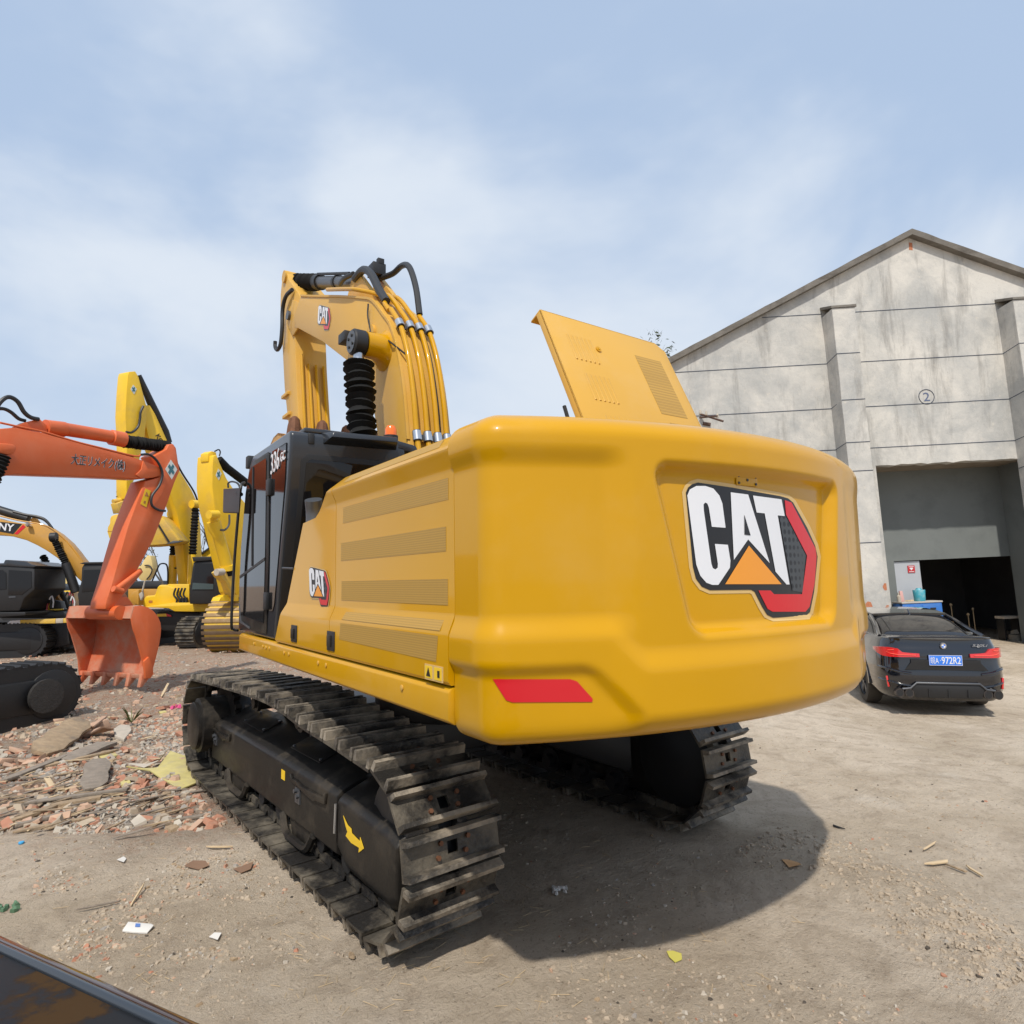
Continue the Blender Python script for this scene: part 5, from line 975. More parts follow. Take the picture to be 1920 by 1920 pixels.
for sx in (-1, 1):
    mb = MB(); mb.tube(bez([(sx*.79, -.62, 1.09), (sx*.715, -.25, 1.19), (sx*.66, .08, 1.285), (sx*.62, .4, 1.355)], 5), [.03]*16, 8); mb.build('rear_pillar', PNT, SD)
    mb = MB(); mb.tube(bez([(sx*.845, -.08, 1.10), (sx*.80, .12, 1.22), (sx*.70, .55, 1.335), (sx*.66, 1.1, 1.375), (sx*.665, 1.8, 1.365)], 5), .010, 6); mb.tube([(sx*.845, -.08, 1.10), (sx*.86, .6, 1.075), (sx*.86, 2.4, 1.05)], .009, 6); mb.build('window_trim', CHR, SD)
    # tail lamp: wide outer block running into a thin inner bar
    mb = MB(); secs = []
    for x, z0, z1 in ((.36, .835, .885), (.50, .833, .89), (.60, .83, .90), (.66, .83, .95), (.78, .828, .965), (.86, .835, .962), (.90, .86, .95), (.918, .90, .94)):
        y_ = yR(x); secs.append([(sx*x, y_+.03, z0), (sx*(x+.004), y_-.012, z0), (sx*(x+.004), y_-.004, z1), (sx*x, y_+.05, z1)])
    mb.loft(secs); tl = mb.build('tail_lamp', TLR, SD)
    mb = MB(); mb.tube([(sx*x, yR(x)-.014, z) for x, z in ((.42, .86), (.66, .862), (.76, .875), (.82, .90), (.80, .925), (.72, .93))], .006, 5); mb.build('lamp_strip', mat('light red', (.9, .12, .08), .2), tl)
    mb = MB(); mb.box((sx*.83, -1.01, .47), (.028, .03, .16), Matrix.Rotation(sx*.12, 3, 'Y')); mb.build('side_reflector', TLR, SD, bevel=.006)
    for k in (.56, .70):
        mb = MB(); mb.tube([(sx*k, -.95, .33), (sx*k, -1.155, .33), (sx*k, -1.158, .33), (sx*k, -1.10, .33)], [.062, .065, .052, .05], 20); mb.build('exhaust_pipe', mat('dark chrome', (.12, .11, .11), .25, metal=.9), SD); mb = MB(); mb.cyl((sx*k, -1.12, .33), (sx*k, -1.1595, .33), .05, n=16); mb.build('pipe_bore', BLK2, SD)
    for nm, z0 in (('bumper_crease', .62), ('bumper_crease', .44)):
        mb = MB(); mb.tube(bez([(sx*x, yR(x)-.008, z0+dz) for x, dz in ((.905, .05), (.86, .045), (.78, .03), (.66, .0), (.50, -.02))], 5), .018, 8); mb.build(nm, PNT, SD)
    mb = MB(); mb.tube([(sx*.90, 1.95, 1.06), (sx*.98, 1.98, 1.09)], .02, 8); mb.box((sx*1.02, 1.98, 1.12), (.18, .09, .11)); mb.build('mirror', mat('mirror blue grey', (.25, .33, .42), .3, coat=1), SD, bevel=.025, seg=3)
    for y in (0, 2.97):
        mb = MB(); N_ = 36; prf_ = [(.20, .235), (.21, .31), (.235, .335), (.29, .345), (.42, .345), (.455, .33), (.46, .30), (.46, .235)]
        secs = []
        for k in range(N_+1): q = 2*math.pi*k/N_; secs.append([(sx*(.49+o), y+r_*math.sin(q), .345+r_*math.cos(q)) for o, r_ in prf_])
        mb.loft(secs, close=False, caps=False)
        whl = mb.build('wheel', TYR, SD, rem=.0005)
        mb = MB()
        for k in range(10):
            q = 2*math.pi*(k//2)/5 + (.13 if k % 2 else -.13); mb.prism([(sx*.93, y+a_*math.sin(q)+c_*math.cos(q), .345+a_*math.cos(q)-c_*math.sin(q)) for a_, c_ in ((.04, -.022), (.235, -.014), (.235, .014), (.04, .022))], Vector((-sx*.03, 0, 0)))
        mb.tube([(sx*.90, y, .345), (sx*.94, y, .345)], .055, 14)
        secs = []
        for k in range(N_+1): q = 2*math.pi*k/N_; secs.append([(sx*o, y+r_*math.sin(q), .345+r_*math.cos(q)) for o, r_ in ((.935, .245), (.94, .225), (.90, .215), (.80, .21))])
        mb.loft(secs, close=False, caps=False); mb.build('rim', GRY, whl)
        mb = MB(); mb.cyl((sx*.80, y, .345), (sx*.82, y, .345), .215, n=24); mb.build('brake_disc', BLK2, whl)
        mb = MB(); secs = []
        for k in range(19): q = math.pi*(k/18)-math.pi/2; secs.append([(sx*.95, y+r_*math.sin(q), .345+r_*math.cos(q)) for r_ in (.352, .40)] + [(sx*.90, y+r_*math.sin(q), .345+r_*math.cos(q)) for r_ in (.40, .352)])
        mb.loft(secs); mb.build('wheel_arch', PNT, SD)
        mb = MB(); secs = []
        for k in range(19): q = math.pi*(k/18)-math.pi/2; secs.append([(sx*.938, y, .345), (sx*.938, y+.385*math.sin(q), .345+.385*math.cos(q))])
        mb.loft([[(sx*.942, y+.375*math.sin(math.pi*k/9-math.pi/2), .345+.375*math.cos(math.pi*k/9-math.pi/2)) for k in range(10)], [(sx*.60, y+.375*math.sin(math.pi*k/9-math.pi/2), .345+.375*math.cos(math.pi*k/9-math.pi/2)) for k in range(10)]]); mb.build('wheel_well', RUB, SD)
mb = MB(); mb.tube(bez([(-.74, -.93, 1.09), (-.55, -1.03, 1.105), (0, -1.07, 1.112), (.55, -1.03, 1.105), (.74, -.93, 1.09)], 6), .015, 8); mb.build('boot_spoiler', PNT, SD)
mb = MB(); mb.prism([(-.50, -1.135, .80), (.50, -1.135, .80), (.50, -1.135, .76), (.60, -1.13, .655), (-.60, -1.13, .655), (-.50, -1.135, .76)], Vector((0, -.006, 0))); mb.build('plate_recess', BLK2, SD)
mb = MB(); mb.prism([(-.52, -1.14, .40), (-.45, -1.14, .47), (.45, -1.14, .47), (.52, -1.14, .40), (.47, -1.14, .27), (-.47, -1.14, .27)], Vector((0, -.012, 0))); df = mb.build('diffuser', BLK2, SD, bevel=.006)
mb = MB(); mb.tube([(-.66, -1.15, .385), (-.54, -1.155, .40), (-.45, -1.158, .475), (.45, -1.158, .475), (.54, -1.155, .40), (.66, -1.15, .385)], .016, 8); mb.build('diffuser_edge', GRY, df)
for x in (-.28, 0, .28): mb = MB(); mb.box((x, -1.158, .335), (.012, .02, .11)); mb.build('fin', BLK2, df)
PB = mat('plate blue', (.04, .20, .75), .4); mb = MB(); mb.box((.0, -1.147, .795), (.48, .008, .145)); pl = mb.build('licence_plate', PB, SD, bevel=.003)
mb = MB()
for a_, b2_ in (((-.234, .864), (.234, .864)), ((-.234, .726), (.234, .726)), ((-.234, .864), (-.234, .726)), ((.234, .864), (.234, .726))): mb.tube([(a_[0], -1.152, a_[1]), (b2_[0], -1.152, b2_[1])], .003, 4)
mb.build('plate_border', WHT, pl)
X_, Z_ = Vector((1, 0, 0)), Vector((0, 0, 1))
text('plate_text', '皖A', Vector((-.215, -1.1505, .745)), X_*.115, Z_*.10, WHT, pl, off=.001); text('plate_text', '·', Vector((-.080, -1.1505, .788)), X_*.012, Z_*.012, WHT, pl, off=.001); text('plate_text', '972R2', Vector((-.058, -1.1505, .745)), X_*.275, Z_*.10, WHT, pl, off=.001, bold=.012)
mb = MB(); mb.cyl((0, -1.075, 1.00), (0, -1.118, .995), .043, n=28); bg_ = mb.build('boot_badge', CHR, SD)
mb = MB()
for q in (0, math.pi): mb.prism([(0, -1.1195, .995)] + [(.028*math.cos(q+math.pi/2*k/6), -1.1195, .995+.028*math.sin(q+math.pi/2*k/6)) for k in range(7)], Vector((0, -.001, 0)))
mb.build('badge_quarter', PB, bg_)
mb = MB()
for q in (math.pi/2, -math.pi/2): mb.prism([(0, -1.1195, .995)] + [(.028*math.cos(q+math.pi/2*k/6), -1.1195, .995+.028*math.sin(q+math.pi/2*k/6)) for k in range(7)], Vector((0, -.001, 0)))
mb.build('badge_quarter', WHT, bg_)
text('boot_lettering', '530Li', Vector((.42, -1.085, .985)), Vector((.22, .01, 0)), Z_*.035, CHR, SD, shear=.25, off=.006)
mb = MB(); mb.prism([(0, .28, 1.36), (0, .42, 1.45), (0, .48, 1.45), (0, .60, 1.40)], Vector((.02, 0, 0))); mb.build('roof_fin', PNT, SD)
# ================================================================== OTHER MACHINES BEYOND THE RUBBLE
ZQ = lambda x, y: (x/4, 680+y/4)          # grids read off the photo
ZS = lambda x, y: (x/8, 930+y/8)
ZT4 = lambda x, y: (240+x/8, 930+y/8)
class Fr:
    "an upright plane through a real point: pixels are read onto it, depth goes along its normal"
    def __init__(s, px, py, d, phi, root): s.O = at(px, py, d); s.n = away(phi); s.root = root; s.u = Vector((s.n.y, -s.n.x, 0))
    def p(s, px, py, off=0): return hit(px, py, s.O + s.n*off, s.n) - s.root.location
    def prism(s, name, P, th, m_, parent=None, off=0, bevel=.012, g=lambda x, y: (x, y), smooth=True, sh=0):
        mb = MB(); mb.prism([s.p(*g(*q), off) + s.n*sh for q in P], s.n*th); return mb.build(name, m_, parent or s.root, bevel=bevel, sharp=35, smooth=smooth)
    def tube(s, name, P, r, m_, parent=None, off=0, g=lambda x, y: (x, y), n=14):
        mb = MB(); mb.tube([s.p(*g(*q), off) for q in P], r, n); return mb.build(name, m_, parent or s.root)
    def curve(s, name, P, r, m_, parent=None, off=0, g=lambda x, y: (x, y)):
        mb = MB(); mb.tube(bez([s.p(*g(*q), off) for q in P], 6), r, 8); return mb.build(name, m_, parent or s.root)
    def bel(s, name, a, b, r, m_, parent=None, off=0, g=lambda x, y: (x, y), n=14):
        mb = MB(); bellows(mb, s.p(*g(*a), off), s.p(*g(*b), off), r, n, 12, .006); return mb.build(name, m_, parent or s.root)
def gpt(px, py): p = gdp(px, py); return (p.x, p.y, GZ)
def far_track(root, c, L_, H_, w, ang, name='crawler_track', m_=None, n=26, lift=0):
    "closed crawler loop with grouser bars: c = centre on the ground (world)"
    mb = MB(); r_ = H_/2; st = L_/2-r_; D = Vector((math.cos(ang), math.sin(ang), 0)); X = Vector((-D.y, D.x, 0)); c = Vector(c)-root.location
    P = []
    for k in range(9): q = -math.pi/2+math.pi*k/8; P.append((st+r_*math.cos(q), r_+r_*math.sin(q)))
    for k in range(9): q = math.pi/2+math.pi*k/8; P.append((-st+r_*math.cos(q), r_+r_*math.sin(q)))
    T_ = arc_table(P); tot = T_[-1]; outer = [c + D*a + ZZ*b_ for a, b_ in P]; mb.prism([o-X*w/2 for o in outer], X*w)
    import bisect
    N_ = int(tot/.2)
    for k in range(N_):
        s_ = tot*k/N_; i = min(bisect.bisect_right(T_, s_)-1, len(P)-1); a, b_ = P[i], P[(i+1) % len(P)]; t_ = (s_-T_[i])/max(1e-6, T_[i+1]-T_[i]); y, z = a[0]+(b_[0]-a[0])*t_, a[1]+(b_[1]-a[1])*t_
        d = Vector((b_[0]-a[0], b_[1]-a[1])).normalized(); nn_ = Vector((d.y, -d.x)); q0 = c + D*y + ZZ*z; o_ = D*nn_.x+ZZ*nn_.y; dd = D*d.x+ZZ*d.y
        sec = [q0-dd*.07, q0+dd*.07, q0+dd*.06+o_*.045, q0+dd*.035+o_*.02, q0-dd*.03+o_*.02, q0-dd*.05+o_*.045]
        mb.prism([v-X*(w/2+.004) for v in sec], X*(w+.008))
    t_ = mb.build(name, m_ or STD, root, smooth=False)
    mb = MB(); mb.prism([c+D*a+ZZ*b_-X*(w/2+.03) for a, b_ in ((-st-.1, r_*.45), (st+.1, r_*.45), (st+.1, r_*1.55), (-st-.1, r_*1.55))], X*(w+.06)); mb.build('track_frame', BLK2, t_, bevel=.03)
    for sg in (-1, 1):
        mb = MB(); q = c+D*sg*st+ZZ*r_; mb.cyl(q-X*(w/2+.02), q+X*(w/2+.02), r_*.82, n=24); mb.build('idler_wheel', BLK2, t_, bevel=.02)
    return t_
def diamond(fr, pts, parent, g, off=-.006):
    o_ = fr.prism('emblem', pts, .004, DIAM, parent, off, 0, g); cx = sum(p[0] for p in pts)/4; cy = sum(p[1] for p in pts)/4; k = .26
    a, b_, c_, d_ = [(Vector(p)-Vector((cx, cy))) for p in pts]; e1 = (a-c_)/2; e2 = (b_-d_)/2; C0 = Vector((cx, cy)); A_, B_ = (e1+e2)*.5, (e1-e2)*.5
    for U_, V_ in ((A_, B_), (B_, A_)):
        fr.prism('emblem_cross', [tuple(C0+U_*.82+V_*k), tuple(C0-U_*.82+V_*k), tuple(C0-U_*.82-V_*k), tuple(C0+U_*.82-V_*k)], .003, TEAL, o_, off-.004-.002*(U_ is B_), 0, g)
    return o_
# ---- orange excavator at the left edge
OE = thing('excavator', 'orange excavator reaching in from the left edge, its wide bucket resting on the rubble', 'excavator', gpt(190, 1290))
F1 = Fr(250, 1100, 12.2, 68, OE); AW = .42
F1.prism('boom', [(-420,1850-300+60),(-420,760),(-100,545),(0,495),(120,485),(240,512),(300,520),(620,610),(1010,710),(1170,770),(1215,810),(1215,850),(1110,868),(1050,872),(880,862),(600,850),(230,836),(120,832),(0,858),(-120,930),(-300,1200),(-330,1560)], AW, ORA, g=ZQ, bevel=.02)
F1.prism('boom_end', [(1075,735),(1150,765),(1212,790),(1218,835),(1150,862),(1060,868),(1020,840),(1060,800)], .03, ORA, off=-.03, g=ZQ)
bA = F1.prism('arm', [(1160,700),(1250,650),(1268,612),(1300,608),(1322,640),(1340,760),(1350,810),(1310,900),(1255,1060),(1205,1190),(1150,1330),(1030,1560),(960,1700),(850,1835),(790,1850),(795,1800),(840,1660),(900,1440),(960,1230),(1030,1040),(1090,890),(1195,860),(1215,800)], AW, ORA, g=ZQ, off=.0, bevel=.02)
diamond(F1, [(1282,728),(1330,800),(1288,876),(1240,800)], bA, ZQ)
tt_ = F1.prism('warning_decal', [(1092,944),(1132,962),(1098,1085),(1054,1060)], .004, DECY, bA, -.006, 0, ZQ); F1.prism('warning_symbol', [(1100,965),(1116,1005),(1085,1000)], .003, BRN, tt_, -.009, 0, ZQ); F1.prism('warning_symbol', [(1080,1035),(1095,1038),(1090,1058),(1076,1054)], .003, BRN, tt_, -.009, 0, ZQ)
boo = OE.children[0]
F1.prism('cylinder_lug', [(180,450),(300,422),(350,470),(358,520),(200,500),(120,480)], .12, ORA, boo, .12, .008, ZQ)
ac = F1.tube('arm_cylinder', [(340,485),(480,500),(490,500),(830,555),(835,560),(925,578)], [.135, .135, .12, .12, .15, .15], ORA, off=.2, g=ZQ)
F1.bel('bellows', (925,588), (1262,632), .13, RUB, ac, .2, ZQ, 22)
F1.curve('hydraulic_pipe', [(0,450),(130,478),(330,520),(560,590),(760,640),(1010,700),(1060,690)], .018, ORA, boo, .02, ZQ)
F1.curve('hydraulic_pipe', [(380,545),(560,598),(800,655),(1000,705)], .014, BLK2, boo, .05, ZQ)
F1.curve('hydraulic_hose', [(1060,690),(1120,690),(1180,740),(1218,830),(1195,920),(1140,1000),(1140,1070),(1190,1105),(1240,1112)], .024, HOSE, bA, -.05, ZQ)
F1.curve('hydraulic_hose', [(-60,420),(-10,310),(60,258),(130,290),(180,370),(230,410),(290,425)], .035, HOSE, boo, .1, ZQ)
F1.curve('hydraulic_hose', [(-60,350),(20,345),(80,370),(140,420),(190,436)], .03, HOSE, boo, .2, ZQ)
F1.prism('cylinder_pin', [(-30,600),(60,605),(120,615),(128,650),(110,685),(50,690),(-30,670)], .14, ORA, boo, -.16, .03, ZQ); F1.bel('bellows', (30,690), (-60,900), .11, RUB, boo, -.12, ZQ, 8)
# bucket linkage
F1.tube('bucket_link', [(860,1710),(1050,1565)], [.055, .05], ORA, off=-.06, g=ZQ); F1.tube('link_pin', [(850,1695),(915,1715)], .06, ORA, off=-.08, g=ZQ)
F1.prism('bucket_link', [(1060,1540),(1075,1570),(940,1730),(1000,1830),(890,1860),(780,1850),(800,1820),(880,1750)], .08, ORAD, off=.06, g=ZQ, bevel=.01)
# bucket: two side plates, a curved back sheet, lip, teeth
BWD = 1.80
prof = [(985,318),(1010,228),(1060,222),(1110,236),(1150,262),(1185,305),(1203,350),(1208,395),(1204,450),(1190,530),(1165,630),(1140,720),(1128,765)]
edge = [(1090,768),(1082,700),(1075,660),(1050,560),(1020,450),(1000,400)]
g2 = Z2
bk_ = MB(); A = [F1.p(*g2(*q), -.35) for q in prof]; cN = sum(A, Vector())/len(A); off_ = F1.n*BWD
inn = [p + (cN-p).normalized()*.03 for p in A]
bk_.loft([[a, i_, i_+off_, a+off_] for a, i_ in zip(A, inn)]); OB = bk_.build('bucket', ORAD, OE, smooth=True, sharp=40)
for sh_ in (-.004, BWD-.03): F1.prism('side_plate', prof + edge, .035, ORA if sh_ < 0 else ORAD, OB, -.35, .004, g2, sh=sh_)
F1.prism('lip', [(1128,768),(1088,772),(1082,740),(1122,735)], BWD, ORAD, OB, -.35, .006, g2)
F1.prism('side_cutter', [(1082,640),(1118,605),(1135,650),(1150,700),(1152,735),(1132,765),(1092,770)], .05, ORA, OB, -.40, .008, g2); F1.prism('side_cutter', [(1082,640),(1118,605),(1150,700),(1132,765),(1092,770)], .04, ORA, OB, -.35, .008, g2, sh=BWD+.01)
for k in range(6):
    o0 = .04+k*(BWD-.16)/5; F1.prism('bucket_tooth', [(1080,735),(1118,732),(1128,775),(1078,835),(1060,838),(1070,790)], .085, ORAD, OB, -.35, .012, g2, sh=o0)
hz = F1.p(*g2(780, 285)) ; mb = MB(); c0_ = F1.p(*g2(905, 275), -.12); mb.cyl(c0_, c0_+F1.n*.80, .13, n=20); mb.build('bucket_pin', ORA, OB)
F1.prism('bucket_ear', [(870,300),(820,262),(790,240),(800,205),(840,190),(900,150),(960,160),(1000,215),(1020,330),(900,330)], .05, ORA, OB, .02, .01, g2); F1.prism('bucket_ear', [(870,300),(820,262),(790,240),(800,205),(840,190),(900,150),(960,160),(1000,215),(1020,330),(900,330)], .05, ORA, OB, .52, .01, g2)
def onside(fr, px, py, off=-.004): return fr.p(px, py, off)
o_, x_ = onside(F1, *ZQ(528, 775)), onside(F1, *ZQ(935, 820)); y_ = onside(F1, *ZQ(540, 680)); X_ = (x_-o_); Y_ = (y_-o_)
tb = text('boom_lettering', '大正リメイク(株)', o_, X_, Y_, WHT, boo, off=.002, bold=.022); tb2 = text('boom_lettering', '大正リメイク(株)', o_, X_, Y_, INK, boo, off=.006, bold=.0)
# its crawler track and frame, half out of the frame at the left
fw = (F1.u if F1.u.dot(HF) > 0 else -F1.u)
endp = gdp(118, 1345); tang = math.atan2(fw.y, fw.x); tc_ = endp - Vector((fw.x, fw.y, 0))*2.05
SR = bpy.data.objects
tr_o = far_track(OE, (tc_.x - fw.y*-.0, tc_.y, GZ), 4.2, .86, .6, tang, m_=BLK2); 
F2 = Fr(60, 1300, 9.0, 68, OE)
mb = MB(); q = endp - fw*.52 - OE.location; n1 = F1.n
mb.tube([q-n1*.37+ZZ*.43, q-n1*.42+ZZ*.43, q-n1*.425+ZZ*.43], [.24, .24, .18], 28); mb.build('final_drive', mat('drive dust black', (.03, .028, .026), .6, var=.4, vs=20, bump=.5, bs=40), tr_o)
mb = MB(); q = tc_ - OE.location; mb.box(q + ZZ*1.15 - fw*.6 + n1*1.1, (2.6, 2.6, .35), Matrix.Rotation(tang, 3, 'Z')); mb.build('deck_frame', BLK2, OE, bevel=.03)
mb = MB(); mb.box(q + ZZ*1.9 - fw*2.0 + n1*1.1, (2.6, 2.6, 1.1), Matrix.Rotation(tang, 3, 'Z')); mb.build('engine_house', ORA, OE, bevel=.08)
far_track(OE, (tc_ + n1*2.2).xy.to_tuple() + (GZ,), 4.2, .86, .6, tang, m_=BLK2)
# ---- amber excavator with curved boom (second row)
SE = thing('excavator', 'amber excavator with black cylinders and lettered boom behind the orange arm', 'excavator', gpt(110, 1222))
F3 = Fr(110, 1100, 19.5, 12, SE)
sb = F3.prism('boom', [(-260,300),(-100,320),(0,350),(170,385),(330,410),(480,412),(560,420),(700,470),(840,560),(1000,700),(1110,830),(1180,925),(1255,1015),(1290,1060),(1280,1150),(1225,1290),(1130,1200),(1000,1060),(860,930),(700,820),(560,740),(400,665),(200,610),(0,585),(-260,570)], .55, TAN, g=ZS, bevel=.02)
F3.prism('decal', [(-120,380),(0,388),(330,418),(200,570),(0,536),(-120,520)], .004, INK, sb, -.006, 0, ZS); F3.prism('decal_stripe', [(345,428),(385,462),(262,578),(212,570)], .004, RED, sb, -.006, 0, ZS)
o_, x_, y_ = F3.p(*ZS(-215, 485), -.012), F3.p(*ZS(200, 535), -.012), F3.p(*ZS(-195, 375), -.012); text('boom_lettering', 'SANY', o_, x_-o_, y_-o_, WHT, sb, off=.0, bold=.02)
F3.tube('work_lamp', [(440,420),(400,450)], [.10, .05], CHR, sb, -.1, ZS); F3.tube('arm_cylinder', [(-200,150),(0,215),(430,345)], [.14, .13, .13], BLK2, off=.2, g=ZS); F3.prism('cylinder_lug', [(440,370),(480,325),(540,340),(590,400),(560,425)], .12, TAN, sb, .18, .008, ZS)
F3.curve('hydraulic_hose', [(200,235),(380,280),(560,310),(680,360),(780,480)], .04, HOSE, sb, .1, ZS); F3.curve('hydraulic_hose', [(480,310),(640,350),(740,430),(800,500)], .03, HOSE, sb, .3, ZS)
F3.curve('hydraulic_pipe', [(0,300),(300,370),(600,420),(760,480),(930,610),(1100,790),(1250,1005)], .022, TAN, sb, .06, ZS)
for (a_, b_, c_, off) in (((800,625),(985,1010),(1140,1440),-.22), ((640,900),(760,1130),(1000,1700),.85)):
    bc_ = F3.tube('boom_cylinder', [b_, c_], [.12, .13], BLK2, off=off, g=ZS); F3.bel('bellows', a_, b_, .11, RUB, bc_, off, ZS, 13)
F3.tube('cylinder_eye', [(760,620),(850,615)], .14, BLK2, sb, -.25, ZS)
sc = F3.prism('cab', [(1225,1075),(1260,1015),(1700,1010),(1700,1680),(1180,1650),(1160,1480),(1215,1280)], 1.2, BLK2, off=-1.0, g=ZS, bevel=.03); F3.prism('cab_glass', [(1255,1110),(1680,1100),(1680,1400),(1230,1440)], .01, GLS, sc, -1.012, 0, ZS); F3.prism('roof_visor', [(1190,1010),(1260,992),(1700,985),(1700,1012),(1240,1022)], 1.3, BLK2, sc, -1.05, .01, ZS)
F3.prism('engine_house', [(275,1725),(345,1560),(380,1510),(510,1445),(860,1455),(860,1490),(930,1600),(930,1725)], 1.6, TAN, off=.6, g=ZS, bevel=.04); F3.prism('house_crease', [(385,1540),(510,1480),(500,1600),(390,1620)], .02, TAN, off=.585, g=ZS)
F3.prism('deck_frame', [(-400,1738),(960,1738),(1010,1760),(1010,1830),(-400,1835)], 2.4, BLK2, off=-.3, g=ZS, bevel=.02)
bt = F3.prism('valve_block', [(690,1600),(760,1560),(900,1580),(930,1690),(950,1700),(930,1720),(700,1730)], .3, BLK2, off=.1, g=ZS); F3.prism('valve_bracket', [(680,1750),(690,1620),(740,1575),(750,1600),(720,1700),(940,1690),(940,1712),(720,1722),(715,1755)], .1, LEM, bt, .0, .008, ZS)
for k, (x, y) in enumerate(((620,1590),(650,1600),(700,1560),(740,1555),(980,1500),(1040,1490),(1010,1560),(1060,1570))): F3.curve('hydraulic_hose', [(x,y),(x+30,y-60),(x+60,y+20),(x+50,y+120)], .022, (HOSE, RC, HOSE, WHT)[k % 4], off=-.05-.02*k, g=ZS)
F3.prism('beam', [(105,1908),(150,1870),(300,1860),(300,1918),(130,1925)], .14, WHT, off=-.75, g=ZS, bevel=.01); F3.prism('beam', [(302,1860),(830,1840),(830,1912),(302,1918)], .14, LEM2, off=-.75, g=ZS); F3.prism('beam', [(832,1840),(945,1836),(945,1906),(832,1910)], .14, ST1, off=-.75, g=ZS); F3.prism('beam', [(947,1836),(1100,1832),(1100,1900),(947,1904)], .14, LEM2, off=-.75, g=ZS)
ux = F3.u if F3.u.dot(HR) > 0 else -F3.u; a2 = math.atan2(ux.y, ux.x)
for cpx, cpy, ds in ((28, 1228, 0), (150, 1222, 0)):
    p = gdp(cpx, cpy); far_track(SE, (p + HF*1.9).xy.to_tuple() + (GZ,), 4.2, .95, .6, a2+math.pi/2+.25, m_=STD)
F3.prism('undercarriage_frame', [(0,1980),(200,1940),(1000,1900),(1050,2230),(700,2310),(100,2310)], 2.0, BLK2, off=-.1, g=ZS, bevel=.03)
# ---- black cab of another machine at the left edge
DE = thing('excavator', 'dark excavator whose big black cab fills the left edge behind the orange one', 'excavator', gpt(-40, 1225)); F4 = Fr(30, 1100, 18.2, 5, DE)
dc = F4.prism('cab', [(-300,1015),(60,1005),(470,1070),(520,1085),(515,1320),(520,1400),(360,1540),(290,1725),(-300,1740)], 1.5, BLK2, g=ZS, bevel=.04); F4.prism('roof_guard', [(-200,1010),(50,1010),(75,958),(120,958),(400,985),(480,1030),(545,1045),(500,1075),(100,1050),(-200,1040)], 1.5, CABM, dc, -.03, .015, ZS)
F4.prism('cab_glass', [(-200,1110),(40,1110),(90,1150),(90,1400),(-200,1420)], .01, GLS, dc, -.012, 0, ZS); F4.prism('cab_glass', [(130,1110),(470,1130),(470,1370),(330,1480),(120,1480)], .01, GLS, dc, -.012, 0, ZS); F4.prism('lettering_strip', [(130,1508),(230,1500),(232,1522),(132,1528)], .01, GRY, dc, -.014, 0, ZS)
F4.prism('deck_frame', [(-300,1742),(380,1742),(380,1790),(-300,1830)], 1.6, BLK2, off=-.05, g=ZS)
far_track(DE, gpt(-60, 1235), 4.2, .95, .6, a2, m_=BLK2)
# ---- tall lemon excavator
YE = thing('excavator', 'tall lemon yellow excavator with raised boom, its bucket hanging beside the orange arm', 'excavator', gpt(330, 1213))
F5 = Fr(330, 1100, 21.0, 68, YE)
b5 = F5.prism('boom', [(1068,350),(1085,318),(1125,320),(1165,385),(1262,600),(1350,815),(1440,960),(1485,1060),(1505,1240),(1515,1480),(1505,1680),(1400,1680),(1395,1600),(1365,1300),(1325,1120),(1295,1040),(1232,860),(1165,690),(1110,540)], .40, LEM, off=.12, g=ZQ, bevel=.02)
a5 = F5.prism('arm', [(960,95),(968,68),(1015,64),(1040,105),(1098,320),(1100,420),(1085,560),(1040,760),(1000,900),(985,1015),(950,1020),(948,900),(950,640),(945,480),(940,400),(948,240)], .46, LEM, g=ZQ, bevel=.02)
diamond(F5, [(1000,165),(1026,198),(1006,238),(980,200)], a5, ZQ)
F5.tube('arm_cylinder', [(1040,95),(1130,300),(1240,520),(1262,600)], [.08, .12, .12, .12], BLK2, a5, .22, ZQ)
F5.curve('hydraulic_hose', [(1075,325),(1055,370),(1050,420),(1035,480),(990,522),(945,520)], .035, HOSE, a5, -.06, ZQ)
c5 = F5.tube('bucket_cylinder', [(925,395),(925,450),(925,452),(925,520),(915,870)], [.10, .10, .16, .16, .15], LEM, off=.42, g=ZQ); F5.bel('bellows', (915,868), (905,1015), .13, RUB, c5, .42, ZQ, 8)
F5.tube('bucket_link', [(848,1042),(930,1030),(985,1010)], [.07, .09, .08], LEM2, off=.3, g=ZQ); F5.prism('bucket_link', [(880,1055),(935,1035),(960,1120),(900,1130)], .3, LEM2, off=.1, g=ZQ)
F5b = Fr(270, 990, 20.6, 8, YE); B5 = F5b.prism('bucket', [(832,1150),(860,1138),(900,1134),(950,1150),(1190,1140),(1225,1170),(1350,1330),(1330,1345),(1240,1362),(1110,1372),(1000,1372),(870,1366),(835,1352),(815,1310),(803,1270),(806,1235),(822,1205),(824,1170)], .9, LEM2, off=-.1, g=ZQ, bevel=.03); F5b.prism('bucket_seam', [(806,1262),(1000,1262),(1000,1268),(806,1268)], .01, TAN, B5, -.106, 0, ZQ)
F5b.prism('bucket_tooth', [(1240,1360),(1300,1335),(1375,1336),(1330,1352)], .1, GRY, B5, -.22, .01, ZQ); F5b.prism('side_cutter', [(1150,1165),(1160,1160),(1275,1345),(1262,1350)], .03, INK, B5, -.21, 0, ZQ)
p_ = F5.p(*ZQ(1178, 545), .10); 
o_, x_, y_ = F5.p(*ZQ(1166, 548), .108), F5.p(*ZQ(1275, 760), .108), F5.p(*ZQ(1196, 530), .108); text('boom_lettering', 'KOMATSU', o_, x_-o_, y_-o_, INK, b5, off=.0, bold=.02)
F5.curve('hydraulic_pipe', [(1262,600),(1350,800),(1450,960),(1490,1060)], .03, BLK2, b5, .2, ZQ)
